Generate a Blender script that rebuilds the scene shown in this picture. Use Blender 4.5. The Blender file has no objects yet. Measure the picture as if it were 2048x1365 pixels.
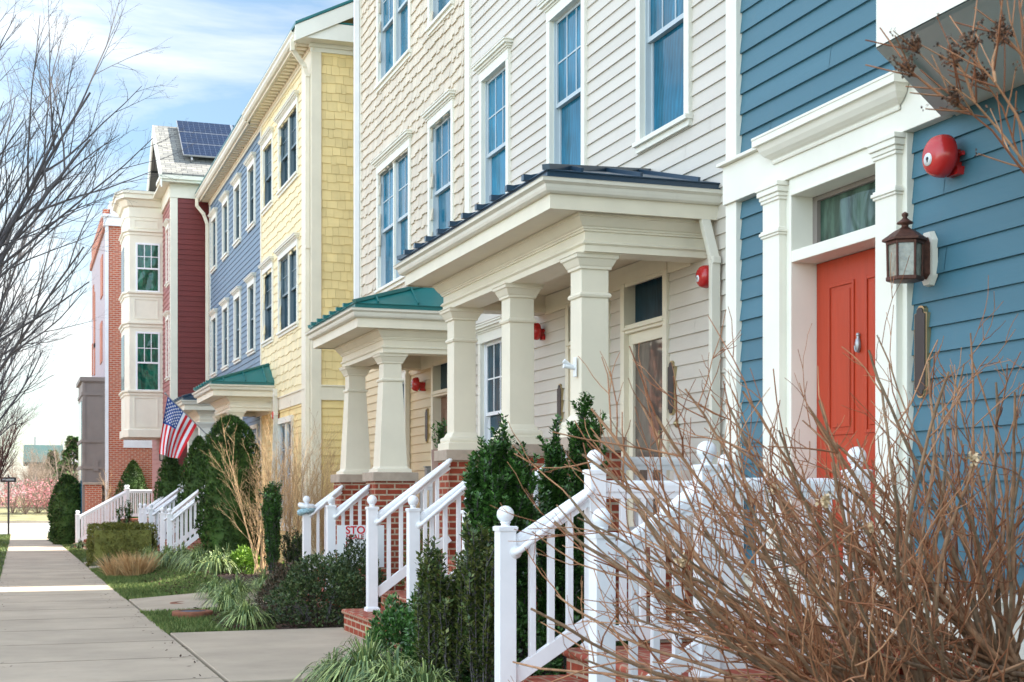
import bpy, math, random
from mathutils import Vector, Matrix, noise
R = random.Random(11)
pi = math.pi
# ---------------------------------------------------------------- camera model of the photograph
F = 2844.0; X0 = 35.0; YH = 990.0; CH = 1.5          # focal length (px), street vanishing point, horizon, eye height
T = (1024 - X0) / F; TH = math.atan(T); C = math.cos(TH); S = math.sin(TH)
def Yp(px, X):                                        # where a line of sight crosses the plane x = X
    k = px - X0; u = (px - 1024) / F
    return X * (1 - u * T) * F / k
def Zp(px, py, X):
    return CH + X * (YH - py) / ((px - X0) * C)
def Xp(px, Y):                                        # where it crosses the plane y = Y
    k = px - X0; u = (px - 1024) / F
    return Y * k / F / (1 - u * T)
def sstep(a, b, x):
    t = min(1, max(0, (x - a) / (b - a))); return t * t * (3 - 2 * t)
def grade(y): return 0.10 - 0.009 * min(max(y, -20), 64)
def gz(x, y):                                         # ground height: falls gently along the street, beds rise to the houses
    return grade(y) + 0.20 * sstep(2.0, 3.4, x) * sstep(15.5, 24, y) * (1 - sstep(46, 50, y))
# ---------------------------------------------------------------- scene, helpers
scn = bpy.context.scene; COL = scn.collection
class MB:
    def __init__(s): s.v = []; s.f = []; s.m = []; s.s = []; s.mi = 0; s.smooth = False
    def add(s, vs, fs, smooth=None):
        b = len(s.v); s.v.extend([tuple(p) for p in vs])
        sm = s.smooth if smooth is None else smooth
        for f in fs:
            s.f.append([b + i for i in f]); s.m.append(s.mi); s.s.append(sm)
    def poly(s, *ps): s.add(ps, [list(range(len(ps)))], False)
    def hexa(s, p):                                   # bottom 4 then top 4
        s.add(p, [(0,3,2,1),(4,5,6,7),(0,1,5,4),(1,2,6,5),(2,3,7,6),(3,0,4,7)], False)
    def box(s, x0, x1, y0, y1, z0, z1):
        s.hexa([(x0,y0,z0),(x1,y0,z0),(x1,y1,z0),(x0,y1,z0),(x0,y0,z1),(x1,y0,z1),(x1,y1,z1),(x0,y1,z1)])
    def beam(s, p, q, w, h, up=(0,0,1)):
        p = Vector(p); q = Vector(q); d = (q - p).normalized(); up = Vector(up)
        a = d.cross(up)
        if a.length < 1e-4: a = Vector((1,0,0))
        a.normalize(); b = a.cross(d)
        a *= w / 2; b *= h / 2
        s.hexa([p-a-b, p+a-b, q+a-b, q-a-b, p-a+b, p+a+b, q+a+b, q-a+b])
    def tube(s, pts, r, n=6, cap=True, smooth=True):
        pts = [Vector(p) for p in pts]; m = len(pts)
        rs = r if isinstance(r, (list, tuple)) else [r] * m
        vs = []; fs = []; ref = None
        for i, p in enumerate(pts):
            d = (pts[min(i+1, m-1)] - pts[max(i-1, 0)])
            if d.length < 1e-9: d = Vector((0,0,1))
            d.normalize()
            if ref is None:
                ref = Vector((0,0,1)) if abs(d.z) < .9 else Vector((1,0,0))
            a = (ref - d * ref.dot(d)); a.normalize(); b = d.cross(a); ref = a
            for j in range(n):
                t = 2 * pi * j / n
                vs.append(p + (a * math.cos(t) + b * math.sin(t)) * rs[i])
        for i in range(m - 1):
            for j in range(n):
                k = (j + 1) % n
                fs.append((i*n+j, i*n+k, (i+1)*n+k, (i+1)*n+j))
        s.add(vs, fs, smooth)
        if cap:
            s.add(vs[:n], [list(range(n))[::-1]], False); s.add(vs[-n:], [list(range(n))], False)
    def lathe(s, c, prof, n=16, ax='z', smooth=True):
        vs = []; fs = []
        for r, h in prof:
            for j in range(n):
                t = 2 * pi * j / n; a = r * math.cos(t); b = r * math.sin(t)
                if ax == 'z': vs.append((c[0]+a, c[1]+b, c[2]+h))
                elif ax == 'x': vs.append((c[0]+h, c[1]+a, c[2]+b))
                else: vs.append((c[0]+a, c[1]+h, c[2]+b))
        for i in range(len(prof) - 1):
            for j in range(n):
                k = (j + 1) % n
                fs.append((i*n+j, i*n+k, (i+1)*n+k, (i+1)*n+j))
        s.add(vs, fs, smooth)
    def sqlathe(s, cx, cy, prof):                     # stacked square frusta (half width, z)
        for (r0, z0), (r1, z1) in zip(prof, prof[1:]):
            if r0 == r1 and z0 == z1: continue
            p = [(cx-r0,cy-r0,z0),(cx+r0,cy-r0,z0),(cx+r0,cy+r0,z0),(cx-r0,cy+r0,z0),
                 (cx-r1,cy-r1,z1),(cx+r1,cy-r1,z1),(cx+r1,cy+r1,z1),(cx-r1,cy+r1,z1)]
            s.add(p, [(0,1,5,4),(1,2,6,5),(2,3,7,6),(3,0,4,7)], False)
        r, z = prof[-1]; s.poly((cx-r,cy-r,z),(cx+r,cy-r,z),(cx+r,cy+r,z),(cx-r,cy+r,z))
        r, z = prof[0]; s.poly((cx-r,cy-r,z),(cx-r,cy+r,z),(cx+r,cy+r,z),(cx+r,cy-r,z))
    def sphere(s, c, r, n=16, sz=1.0):
        prof = [(r * math.sin(pi * i / n), -r * sz * math.cos(pi * i / n)) for i in range(n + 1)]
        s.lathe(c, prof, n * 2)
    def sweep3(s, xf, y0, y1, xw, prof):              # mouldings round the three free sides of a porch
        def ring(o, z): return [(xw,y0-o,z),(xf-o,y0-o,z),(xf-o,y1+o,z),(xw,y1+o,z)]
        for (o0, z0), (o1, z1) in zip(prof, prof[1:]):
            a = ring(o0, z0); b = ring(o1, z1)
            for i in range(3): s.poly(a[i], a[i+1], b[i+1], b[i])
    def obj(s, name, mat, parent=None, bevel=0):
        me = bpy.data.meshes.new(name)
        off = Vector((0,0,0))
        p = parent
        while p is not None: off += Vector(p.location); p = p.parent
        me.from_pydata([(x-off.x, y-off.y, z-off.z) for x, y, z in s.v], [], s.f)
        for m in (mat if isinstance(mat, (list, tuple)) else [mat]): me.materials.append(m)
        me.polygons.foreach_set('material_index', s.m)
        me.polygons.foreach_set('use_smooth', s.s)
        me.update()
        o = bpy.data.objects.new(name, me); COL.objects.link(o)
        if parent is not None: o.parent = parent
        if bevel:
            b = o.modifiers.new('edge', 'BEVEL'); b.width = bevel; b.segments = 2; b.limit_method = 'ANGLE'; b.angle_limit = .6
            b.harden_normals = False
        return o
def tag(o, label=None, cat=None, group=None, kind=None):
    if label: o['label'] = label
    if cat: o['category'] = cat
    if group: o['group'] = group
    if kind: o['kind'] = kind
    return o
def thing(name, label, cat, loc=(0,0,0), group=None, kind=None):
    o = bpy.data.objects.new(name, None); o.empty_display_size = .2
    COL.objects.link(o); o.location = loc
    return tag(o, label, cat, group, kind)
def dup(root, loc, rz=0, label=None, scale=None):
    r = root.copy(); COL.objects.link(r); r.location = loc; r.rotation_euler = (0,0,rz)
    if scale: r.scale = scale
    if label: r['label'] = label
    for ch in list(root.children):
        c = ch.copy(); COL.objects.link(c); c.parent = r
        for g in list(ch.children):
            d = g.copy(); COL.objects.link(d); d.parent = c
    return r
# ---------------------------------------------------------------- materials
def nt(name):
    m = bpy.data.materials.new(name); m.use_nodes = True
    t = m.node_tree; b = t.nodes['Principled BSDF']
    return m, t, b
def pos_scaled(t, sc):
    g = t.nodes.new('ShaderNodeNewGeometry'); mp = t.nodes.new('ShaderNodeMapping')
    t.links.new(g.outputs['Position'], mp.inputs['Vector']); mp.inputs['Scale'].default_value = sc
    return mp.outputs['Vector']
def noise_node(t, vec, scale, detail=4, rough=.6):
    n = t.nodes.new('ShaderNodeTexNoise'); n.inputs['Scale'].default_value = scale
    n.inputs['Detail'].default_value = detail; n.inputs['Roughness'].default_value = rough
    t.links.new(vec, n.inputs['Vector']); return n
def ramp(t, fac, a, b, lo, hi):
    r = t.nodes.new('ShaderNodeMapRange'); t.links.new(fac, r.inputs['Value'])
    for i, v in zip(('From Min','From Max','To Min','To Max'), (a, b, lo, hi)): r.inputs[i].default_value = v
    return r.outputs['Result']
def mixc(t, fac, a, b, mode='MIX'):
    m = t.nodes.new('ShaderNodeMix'); m.data_type = 'RGBA'; m.blend_type = mode
    for k, v in ((0, fac), (6, a), (7, b)):
        if isinstance(v, (int, float)): m.inputs[k].default_value = v
        elif isinstance(v, (tuple, list)): m.inputs[k].default_value = (*v[:3], 1)
        else: t.links.new(v, m.inputs[k])
    return m.outputs[2]
def mul_val(t, col, val):                             # colour * scalar
    v = t.nodes.new('ShaderNodeVectorMath'); v.operation = 'SCALE'
    if isinstance(col, tuple): v.inputs[0].default_value = col[:3]
    else: t.links.new(col, v.inputs[0])
    t.links.new(val, v.inputs['Scale']); return v.outputs[0]
def M(name, col, rough=.55, var=.10, vs=2.5, bump=0, bs=60, st=(1,1,1), island=0, alt=None, metal=0, spec=.4, dirt=0, dirtcol=(.25,.2,.13)):
    m, t, b = nt(name)
    v = pos_scaled(t, st); n = noise_node(t, v, vs, 5)
    c = col
    if alt:
        gi = t.nodes.new('ShaderNodeNewGeometry')
        c = mixc(t, gi.outputs['Random Per Island'], col, alt)
    val = ramp(t, n.outputs['Fac'], .3, .7, 1 - var, 1 + var)
    if island:
        gi = t.nodes.new('ShaderNodeNewGeometry')
        iv = ramp(t, gi.outputs['Random Per Island'], 0, 1, 1 - island, 1 + island)
        mm = t.nodes.new('ShaderNodeMath'); mm.operation = 'MULTIPLY'
        t.links.new(val, mm.inputs[0]); t.links.new(iv, mm.inputs[1]); val = mm.outputs[0]
    c = mul_val(t, c if not isinstance(c, tuple) else c, val)
    if dirt:
        d = noise_node(t, pos_scaled(t, (1,1,.35)), 5, 8, .7)
        c = mixc(t, ramp(t, d.outputs['Fac'], .55, .85, 0, dirt), c, dirtcol)
    t.links.new(c, b.inputs['Base Color'])
    b.inputs['Roughness'].default_value = rough; b.inputs['Metallic'].default_value = metal
    b.inputs['Specular IOR Level'].default_value = spec
    if bump:
        bn = noise_node(t, pos_scaled(t, st), bs, 3)
        bp = t.nodes.new('ShaderNodeBump'); bp.inputs['Strength'].default_value = bump; bp.inputs['Distance'].default_value = .004
        t.links.new(bn.outputs['Fac'], bp.inputs['Height']); t.links.new(bp.outputs['Normal'], b.inputs['Normal'])
    return m
def wall_uv(t):                                       # flat brick coordinates on faces of any axis
    g = t.nodes.new('ShaderNodeNewGeometry')
    sp = t.nodes.new('ShaderNodeSeparateXYZ'); t.links.new(g.outputs['Position'], sp.inputs[0])
    sn = t.nodes.new('ShaderNodeSeparateXYZ'); t.links.new(g.outputs['True Normal'], sn.inputs[0])
    def absgt(o):
        a = t.nodes.new('ShaderNodeMath'); a.operation = 'ABSOLUTE'; t.links.new(o, a.inputs[0])
        b = t.nodes.new('ShaderNodeMath'); b.operation = 'GREATER_THAN'; t.links.new(a.outputs[0], b.inputs[0]); b.inputs[1].default_value = .6
        return b.outputs[0]
    fx = absgt(sn.outputs['X']); fz = absgt(sn.outputs['Z'])
    def mx(f, a, b):
        m = t.nodes.new('ShaderNodeMix'); m.data_type = 'FLOAT'
        t.links.new(f, m.inputs[0]); t.links.new(a, m.inputs[2]); t.links.new(b, m.inputs[3]); return m.outputs[0]
    u = mx(fx, sp.outputs['X'], sp.outputs['Y']); w = mx(fz, sp.outputs['Z'], sp.outputs['Y'])
    cb = t.nodes.new('ShaderNodeCombineXYZ'); t.links.new(u, cb.inputs[0]); t.links.new(w, cb.inputs[1])
    return cb.outputs[0]
def Mbrick(name, c1, c2, mortar, bw=.215, rh=.075, mort=.011, var=.2, off=.5):
    m, t, b = nt(name)
    uv = wall_uv(t)
    bt = t.nodes.new('ShaderNodeTexBrick'); t.links.new(uv, bt.inputs['Vector'])
    bt.inputs['Color1'].default_value = (*c1,1); bt.inputs['Color2'].default_value = (*c2,1); bt.inputs['Mortar'].default_value = (*mortar,1)
    bt.inputs['Scale'].default_value = 1; bt.inputs['Brick Width'].default_value = bw; bt.inputs['Row Height'].default_value = rh
    bt.inputs['Mortar Size'].default_value = mort; bt.inputs['Mortar Smooth'].default_value = .15; bt.inputs['Bias'].default_value = 0
    bt.offset = off
    n = noise_node(t, pos_scaled(t, (1,1,1)), 14, 6, .7)
    c = mul_val(t, bt.outputs['Color'], ramp(t, n.outputs['Fac'], .3, .7, 1 - var, 1 + var))
    t.links.new(c, b.inputs['Base Color']); b.inputs['Roughness'].default_value = .85; b.inputs['Specular IOR Level'].default_value = .2
    bp = t.nodes.new('ShaderNodeBump'); bp.inputs['Strength'].default_value = .5; bp.inputs['Distance'].default_value = .008; bp.invert = True
    t.links.new(bt.outputs['Fac'], bp.inputs['Height']); t.links.new(bp.outputs['Normal'], b.inputs['Normal'])
    return m
def Mglass(name, col, rough=.03, wave=.0, ior=1.5, streak=.35, spec=.5, moire=0):
    m, t, b = nt(name)
    n = noise_node(t, pos_scaled(t, (1,1,1)), 1.3, 2)
    n2 = noise_node(t, pos_scaled(t, (5,5,1.2)), 1.6, 3); n2.inputs['Distortion'].default_value = 1.2
    oi = t.nodes.new('ShaderNodeObjectInfo')
    c = mul_val(t, col, ramp(t, n.outputs['Fac'], .3, .7, .7, 1.3)); c = mul_val(t, c, ramp(t, oi.outputs['Random'], 0, 1, .7, 1.25))
    c = mul_val(t, c, ramp(t, n2.outputs['Fac'], .35, .65, 1 - streak*.6, 1 + streak))
    if moire:                                         # insect screens: soft wavy interference bands
        wv = t.nodes.new('ShaderNodeTexWave'); wv.wave_type = 'RINGS'; wv.inputs['Scale'].default_value = 5; wv.inputs['Distortion'].default_value = 9; wv.inputs['Detail'].default_value = 1.5; wv.inputs['Detail Scale'].default_value = .5
        t.links.new(pos_scaled(t, (1,1,.6)), wv.inputs['Vector']); c = mul_val(t, c, ramp(t, wv.outputs['Fac'], 0, 1, .84, 1.12))
    t.links.new(c, b.inputs['Base Color'])
    b.inputs['Roughness'].default_value = rough; b.inputs['Specular IOR Level'].default_value = spec; b.inputs['IOR'].default_value = ior
    if wave:
        w = noise_node(t, pos_scaled(t, (1,1,1)), 2.2, 1)
        bp = t.nodes.new('ShaderNodeBump'); bp.inputs['Strength'].default_value = wave; bp.inputs['Distance'].default_value = .02
        t.links.new(w.outputs['Fac'], bp.inputs['Height']); t.links.new(bp.outputs['Normal'], b.inputs['Normal'])
    return m
SID = dict(rough=.5, var=.05, bump=.35, bs=30, st=(1,.12,1.6))
m_blue = M('blue painted siding', (.052,.146,.195), dirt=.10, island=.06, **SID)
m_beige = M('beige siding', (.605,.555,.485), dirt=.08, island=.03, **SID)
m_tan = M('tan siding', (.60,.46,.27), island=.03, **SID)
m_yellow = M('yellow siding', (.80,.61,.27), island=.03, **SID)
m_yshing = M('yellow shingle', (.80,.62,.29), rough=.6, var=.08, island=.08)
m_cshing = M('cream shingle', (.62,.54,.425), rough=.6, var=.08, island=.07, bump=.2, bs=60, st=(1,2,.1))
m_pshing = M('pale yellow shingle', (.80,.68,.41), rough=.6, var=.07, island=.07)
m_bgray = M('blue grey siding', (.14,.205,.28), island=.03, **SID)
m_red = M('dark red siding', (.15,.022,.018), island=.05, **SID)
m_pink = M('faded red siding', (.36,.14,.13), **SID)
m_trim = M('cream trim paint', (.77,.70,.555), rough=.45, var=.05, dirt=.05)
m_wtrim = M('white trim paint', (.78,.755,.66), rough=.45, var=.04)
m_vinyl = M('white vinyl', (.80,.81,.83), rough=.38, var=.06, dirt=.22, dirtcol=(.52,.49,.42))
m_gutter = M('gutter enamel', (.72,.68,.58), rough=.35, var=.06, dirt=.25, dirtcol=(.35,.33,.28))
m_col = M('column paint', (.74,.675,.54), rough=.5, var=.04, dirt=.06)
m_green = M('green metal roof', (.008,.135,.13), rough=.3, var=.12, spec=.6)
m_navy = M('navy metal roof', (.026,.055,.09), rough=.3, var=.12, spec=.6)
m_stone = M('cast stone cap', (.40,.32,.25), rough=.8, var=.12, vs=8, bump=.3, bs=150)
m_brick = Mbrick('porch brick', (.25,.045,.024), (.31,.070,.038), (.42,.32,.23))
m_paver = Mbrick('brick tread', (.33,.085,.05), (.28,.06,.04), (.35,.22,.15), bw=.10, rh=.21)
m_obrick = Mbrick('orange brick', (.50,.13,.065), (.43,.10,.055), (.55,.42,.33))
m_pbrick = Mbrick('lavender grey brick', (.48,.43,.46), (.45,.40,.43), (.42,.38,.40))  # lavender grey tone, for the street front and the red house gable
m_taupe = M('taupe panel', (.235,.20,.18), rough=.6, var=.06)
m_glass = Mglass('window glass with painted sky blue', (.008,.130,.22), rough=.07, wave=.25, ior=1.36, streak=.22, spec=.4, moire=1)  # blue sky reflection put into the base colour of the panes
m_dglass = Mglass('dark window glass', (.012,.040,.060), rough=.22, wave=.1, ior=1.3, spec=.25)
m_gglass = Mglass('green window glass', (.014,.105,.065), wave=.9, streak=.8)
m_tglass = Mglass('transom glass', (.05,.09,.065), wave=.5, streak=.6)
m_reveal = M('window dark recess', (.02,.05,.08), rough=.4)
m_sash = M('grey blue sash', (.46,.52,.55), rough=.4, var=.04)
m_sashd = M('dark sash', (.12,.17,.20), rough=.4, var=.04)
m_cream = M('cream bay paint', (.75,.71,.58), rough=.45, var=.05)
m_door = M('red door', (.42,.042,.013), rough=.42, var=.10, vs=6, bump=.25, bs=25, st=(3,3,.25))
m_brown = M('brown door', (.20,.11,.07), rough=.5)
m_bell = M('red enamel', (.50,.022,.022), rough=.25, var=.05, spec=.6)
m_bronze = M('rusty bronze', (.095,.038,.026), rough=.5, metal=.35, var=.35, vs=40, bump=.4, bs=120)
m_black = M('black metal', (.015,.015,.018), rough=.4)
m_brass = M('aged brass', (.45,.36,.20), rough=.35, metal=.8)
m_lglass = M('seeded glass', (.24,.245,.20), rough=.12, var=.35, vs=25, bump=.3, bs=60, spec=.8)
m_plaque = M('plaque bronze', (.05,.045,.045), rough=.45, metal=.3)
m_concrete = M('sidewalk concrete', (.41,.335,.25), rough=.9, var=.17, vs=.8, bump=.3, bs=220, island=.05, dirt=.45, dirtcol=(.25,.205,.16))
m_road = M('pale road', (.36,.35,.33), rough=.9, var=.06, bump=.3, bs=80)
m_asph = M('lightened asphalt', (.17,.16,.145), rough=.9, var=.15, bump=.5, bs=200)  # street colour lightened to bounce warm light onto the house fronts
m_mulch = M('bark mulch', (.050,.028,.018), rough=.95, var=.5, vs=25, bump=1, bs=60)
m_chip = M('mulch chips', (.085,.042,.025), rough=.95, var=.3, alt=(.035,.022,.016), island=.5)
m_lawn = M('lawn soil', (.055,.075,.025), rough=.95, var=.35, vs=4, bump=1, bs=80)
m_grass = M('grass blades', (.060,.135,.020), rough=.7, var=.35, vs=1.6, alt=(.15,.17,.05), island=.35)
m_dry = M('dry grass', (.62,.42,.21), rough=.8, var=.1, alt=(.42,.25,.11), island=.3)
m_lirio = M('liriope blades', (.065,.15,.05), rough=.5, var=.2, alt=(.30,.35,.12), island=.35)
m_arbor = M('arborvitae leaf', (.030,.072,.014), rough=.7, var=.5, vs=2.6, alt=(.055,.11,.018), island=.45)
m_holly = M('holly leaf', (.030,.095,.020), rough=.38, var=.3, vs=6, alt=(.075,.17,.035), island=.45, spec=.5)
m_azal = M('azalea leaf', (.030,.080,.020), rough=.5, var=.5, vs=2.5, alt=(.07,.085,.03), island=.5)
m_hedge = M('hedge leaf', (.15,.165,.028), rough=.6, var=.3, vs=6, alt=(.14,.14,.03), island=.45)
m_lime = M('bright green leaf', (.11,.24,.02), rough=.5, var=.3, alt=(.20,.32,.04), island=.4)
m_twig = M('hydrangea twig', (.35,.115,.045), rough=.7, var=.25, vs=9, alt=(.36,.19,.10), island=.4)
m_twig2 = M('hydrangea stem', (.30,.205,.125), rough=.85, var=.45, vs=18, alt=(.29,.15,.08), island=.3, bump=.4, bs=70)
m_tan_twig = M('tan twig', (.50,.32,.17), rough=.8, var=.2, alt=(.56,.39,.22), island=.25)
m_bark = M('grey bark', (.095,.085,.085), rough=.9, var=.25, vs=6, island=.2)
m_rbark = M('reddish bark', (.10,.05,.042), rough=.9, var=.25, island=.25)
m_seed = M('dried seed heads', (.05,.028,.02), rough=.95, alt=(.14,.075,.045), island=.4)
m_fluff = M('dried flower', (.62,.46,.28), rough=.9, island=.25)
m_pinkf = M('pink blossom', (.58,.14,.18), rough=.8, alt=(.62,.30,.30), island=.3)
m_scrub = M('far scrub twig', (.24,.17,.12), rough=.9, alt=(.24,.18,.14), island=.3)
m_fred = M('flag red', (.60,.012,.02), rough=.7); m_fwhite = M('flag white', (.72,.72,.76), rough=.7); m_fblue = M('flag blue', (.012,.06,.26), rough=.7)
m_steel = M('grey steel', (.35,.36,.37), rough=.35, metal=.6)
m_rust = M('rusty iron', (.20,.075,.04), rough=.85, var=.3, vs=12, bump=.5, bs=90)
m_lid = M('blue grey lid', (.07,.085,.12), rough=.6, bump=.6, bs=70)
m_white = M('white sign', (.78,.79,.80), rough=.4, var=.02)
m_signred = M('sign red', (.60,.010,.02), rough=.5, var=.02)
m_scarf = M('pale blue yarn', (.30,.45,.50), rough=.95, var=.4, vs=60, bump=1, bs=150)
m_solar = M('solar cell', (.005,.016,.045), rough=.3, var=.2, vs=8, spec=.15)
def Mroof():
    m, t, b = nt('grey roof shingles')
    g = t.nodes.new('ShaderNodeNewGeometry'); mp = t.nodes.new('ShaderNodeMapping'); t.links.new(g.outputs['Position'], mp.inputs['Vector'])
    mp.inputs['Rotation'].default_value = (math.radians(-43), 0, 0)
    bt = t.nodes.new('ShaderNodeTexBrick'); t.links.new(mp.outputs['Vector'], bt.inputs['Vector'])
    bt.inputs['Color1'].default_value = (.26,.25,.22,1); bt.inputs['Color2'].default_value = (.16,.16,.15,1); bt.inputs['Mortar'].default_value = (.05,.05,.05,1)
    bt.inputs['Scale'].default_value = 1; bt.inputs['Brick Width'].default_value = .3; bt.inputs['Row Height'].default_value = .14; bt.inputs['Mortar Size'].default_value = .008
    t.links.new(bt.outputs['Color'], b.inputs['Base Color']); b.inputs['Roughness'].default_value = .9
    return m
m_shroof = Mroof()
# ---------------------------------------------------------------- walls
class Wall:                                           # kind 'x': faces the street (-X); kind 'y': faces down the street (-Y)
    def __init__(s, kind, pos): s.k = kind; s.p = pos
    def P(s, a, z, o): return (s.p - o, a, z) if s.k == 'x' else (a, s.p - o, z)
    def box(s, mb, a0, a1, z0, z1, o0, o1):
        p, q = s.P(a0, z0, o0), s.P(a1, z1, o1)
        mb.box(min(p[0],q[0]), max(p[0],q[0]), min(p[1],q[1]), max(p[1],q[1]), z0, z1)
    def quad(s, mb, a0, a1, z0, z1, o0, o1=None):
        o1 = o0 if o1 is None else o1
        mb.poly(s.P(a0,z0,o0), s.P(a1,z0,o0), s.P(a1,z1,o1), s.P(a0,z1,o1))
    def siding(s, mb, a0, a1, z0, z1, e, ops=(), proud=.016, butt=0):
        n = int(math.ceil((z1 - z0) / e))
        for i in range(n):
            za = z0 + i * e; zb = min(z1, za + e)
            cuts = sorted({za, zb, *[q for o in ops for q in (o[2], o[3]) if za < q < zb]})
            for lo, hi in zip(cuts, cuts[1:]):
                iv = [(a0, a1)]
                for o in ops:
                    if o[2] <= lo + 1e-6 and o[3] >= hi - 1e-6:
                        nv = []
                        for p, q in iv:
                            if o[1] <= p or o[0] >= q: nv.append((p, q)); continue
                            if o[0] > p: nv.append((p, o[0]))
                            if o[1] < q: nv.append((o[1], q))
                        iv = nv
                pj = proud*R.uniform(.85, 1.2); fl = lambda z: pj * (1 - (z - za) / e)
                for p, q in iv:
                    # butt joints: split long courses so each board is its own piece
                    xs = [p]
                    if butt:
                        x = p + R.uniform(.3, 1) * butt
                        while x < q - .4: xs.append(x); x += butt * R.uniform(.75, 1.2)
                    xs.append(q)
                    for j, (b, c) in enumerate(zip(xs, xs[1:])):
                        g = .004 if j else 0
                        s.quad(mb, b + g, c, lo, hi, fl(lo), fl(hi))
                        if lo == za: mb.poly(s.P(b+g,lo,fl(lo)), s.P(c,lo,fl(lo)), s.P(c,lo,-.002), s.P(b+g,lo,-.002))
    def shingles(s, mb, a0, a1, z0, z1, e, ops=(), w=(.09,.17), jit=.05, proud=.030):
        n = int(math.ceil((z1 - z0) / e))
        for i in range(n):
            za = z0 + i * e; a = a0 - R.uniform(0, .1); step = 0
            while a < a1:
                b = min(a1, a + R.uniform(*w)); aa = max(a, a0)
                step = R.uniform(0, jit)
                lo = za - step; hi = min(z1, za + e)
                mid = (aa + b) / 2; zm = (lo + hi) / 2
                if lo >= z0 - .08 and b - aa > .01 and not any(o[0] < mid < o[1] and o[2] - .02 < zm < o[3] + .02 for o in ops):
                    g = .002; pr = proud
                    p = [s.P(aa+g,lo,pr), s.P(b-g,lo,pr), s.P(b-g,hi,.004), s.P(aa+g,hi,.004), s.P(aa+g,lo,-.001), s.P(b-g,lo,-.001), s.P(b-g,hi,-.001), s.P(aa+g,hi,-.001)]
                    mb.add(p, [(0,1,2,3),(0,4,5,1),(0,3,7,4),(1,5,6,2)], False)
                a = b
    def back(s, mb, a0, a1, z0, z1, ops=()):          # plain sheathing behind the siding, open at the windows
        zs = sorted({z0, z1, *[q for o in ops for q in (o[2], o[3]) if z0 < q < z1]})
        for lo, hi in zip(zs, zs[1:]):
            iv = [(a0, a1)]
            for o in ops:
                if o[2] <= lo + 1e-6 and o[3] >= hi - 1e-6:
                    nv = []
                    for p, q in iv:
                        if o[1] <= p or o[0] >= q: nv.append((p, q)); continue
                        if o[0] > p: nv.append((p, o[0]))
                        if o[1] < q: nv.append((o[1], q))
                    iv = nv
            for p, q in iv: s.quad(mb, p, q, lo, hi, -.003)
def window(par, W, a0, a1, z0, z1, trim=.10, glass=None, units=1, crown=True, sill=True, cols=3, rows=2, tm=None, sm=None, depth=.10, lower=True, cut=None):
    """casing + crown + sill (window), sash with muntins (sash), glass (pane); a0..a1, z0..z1 is the opening"""
    tm = tm or m_wtrim; sm = sm or m_sash; glass = glass or m_glass
    mb = MB(); pr = .045
    W.box(mb, a0 - trim, a0, z0, z1, -depth, pr); W.box(mb, a1, a1 + trim, z0, z1, -depth, pr)
    W.box(mb, a0 - trim, a1 + trim, z1, z1 + trim * 1.25, -depth, pr + .004)
    if crown:
        zt = z1 + trim * 1.25
        for k, (o, h) in enumerate(((.018, .022), (.04, .03), (.07, .034), (.085, .016))):
            W.box(mb, a0 - trim - o, a1 + trim + o, zt, zt + h, -.01, pr + o); zt += h
    if sill:
        W.box(mb, a0 - trim - .012, a1 + trim + .012, z0 - .042, z0, -depth, pr + .035)
        W.box(mb, a0 - trim, a1 + trim, z0 - .10, z0 - .042, -.01, pr)
    else: W.box(mb, a0 - trim, a1 + trim, z0 - trim, z0, -depth, pr)
    win = mb.obj('window', tm, par)
    uw = (a1 - a0) / units
    sa = MB(); gl = MB(); zm = z0 + (z1 - z0) * .5
    mull = MB()
    for u in range(units):
        b0 = a0 + u * uw + (.035 if u else 0); b1 = a0 + (u + 1) * uw - (.035 if u < units - 1 else 0)
        if u: W.box(mull, b0 - .07, b0, z0, z1, -depth, .02)
        f = .035
        d0, d1 = -.085, -.05                          # lower sash sits inside, upper outside
        W.box(sa, b0, b0 + .02, z0, z1, -depth, -.01); W.box(sa, b1 - .02, b1, z0, z1, -depth, -.01)
        c0, c1 = b0 + .02, b1 - .02
        for (lo, hi, q0, q1) in ((zm - .02, z1, -.062, -.028), (z0, zm + .02, -.098, -.066)):
            W.box(sa, c0, c0 + f, lo, hi, q0, q1); W.box(sa, c1 - f, c1, lo, hi, q0, q1)
            W.box(sa, c0 + f, c1 - f, hi - .04, hi, q0, q1); W.box(sa, c0 + f, c1 - f, lo, lo + .045, q0, q1)
            W.quad(gl, c0 + f, c1 - f, lo + .045, hi - .04, (q0 + q1) / 2)
            if lo > z0:
                for c in range(1, cols):
                    x = c0 + f + (c1 - c0 - 2 * f) * c / cols
                    W.box(sa, x - .009, x + .009, lo + .045, hi - .04, q0 + .01, q1 - .008)
                for r in range(1, rows):
                    z = lo + .045 + (hi - lo - .085) * r / rows
                    W.box(sa, c0 + f, c1 - f, z - .009, z + .009, q0 + .011, q1 - .009)
    if units > 1: mull.obj('mullion', tm, win)
    sa.obj('sash', sm, win); gl.obj('pane', glass, win)
    return win
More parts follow.
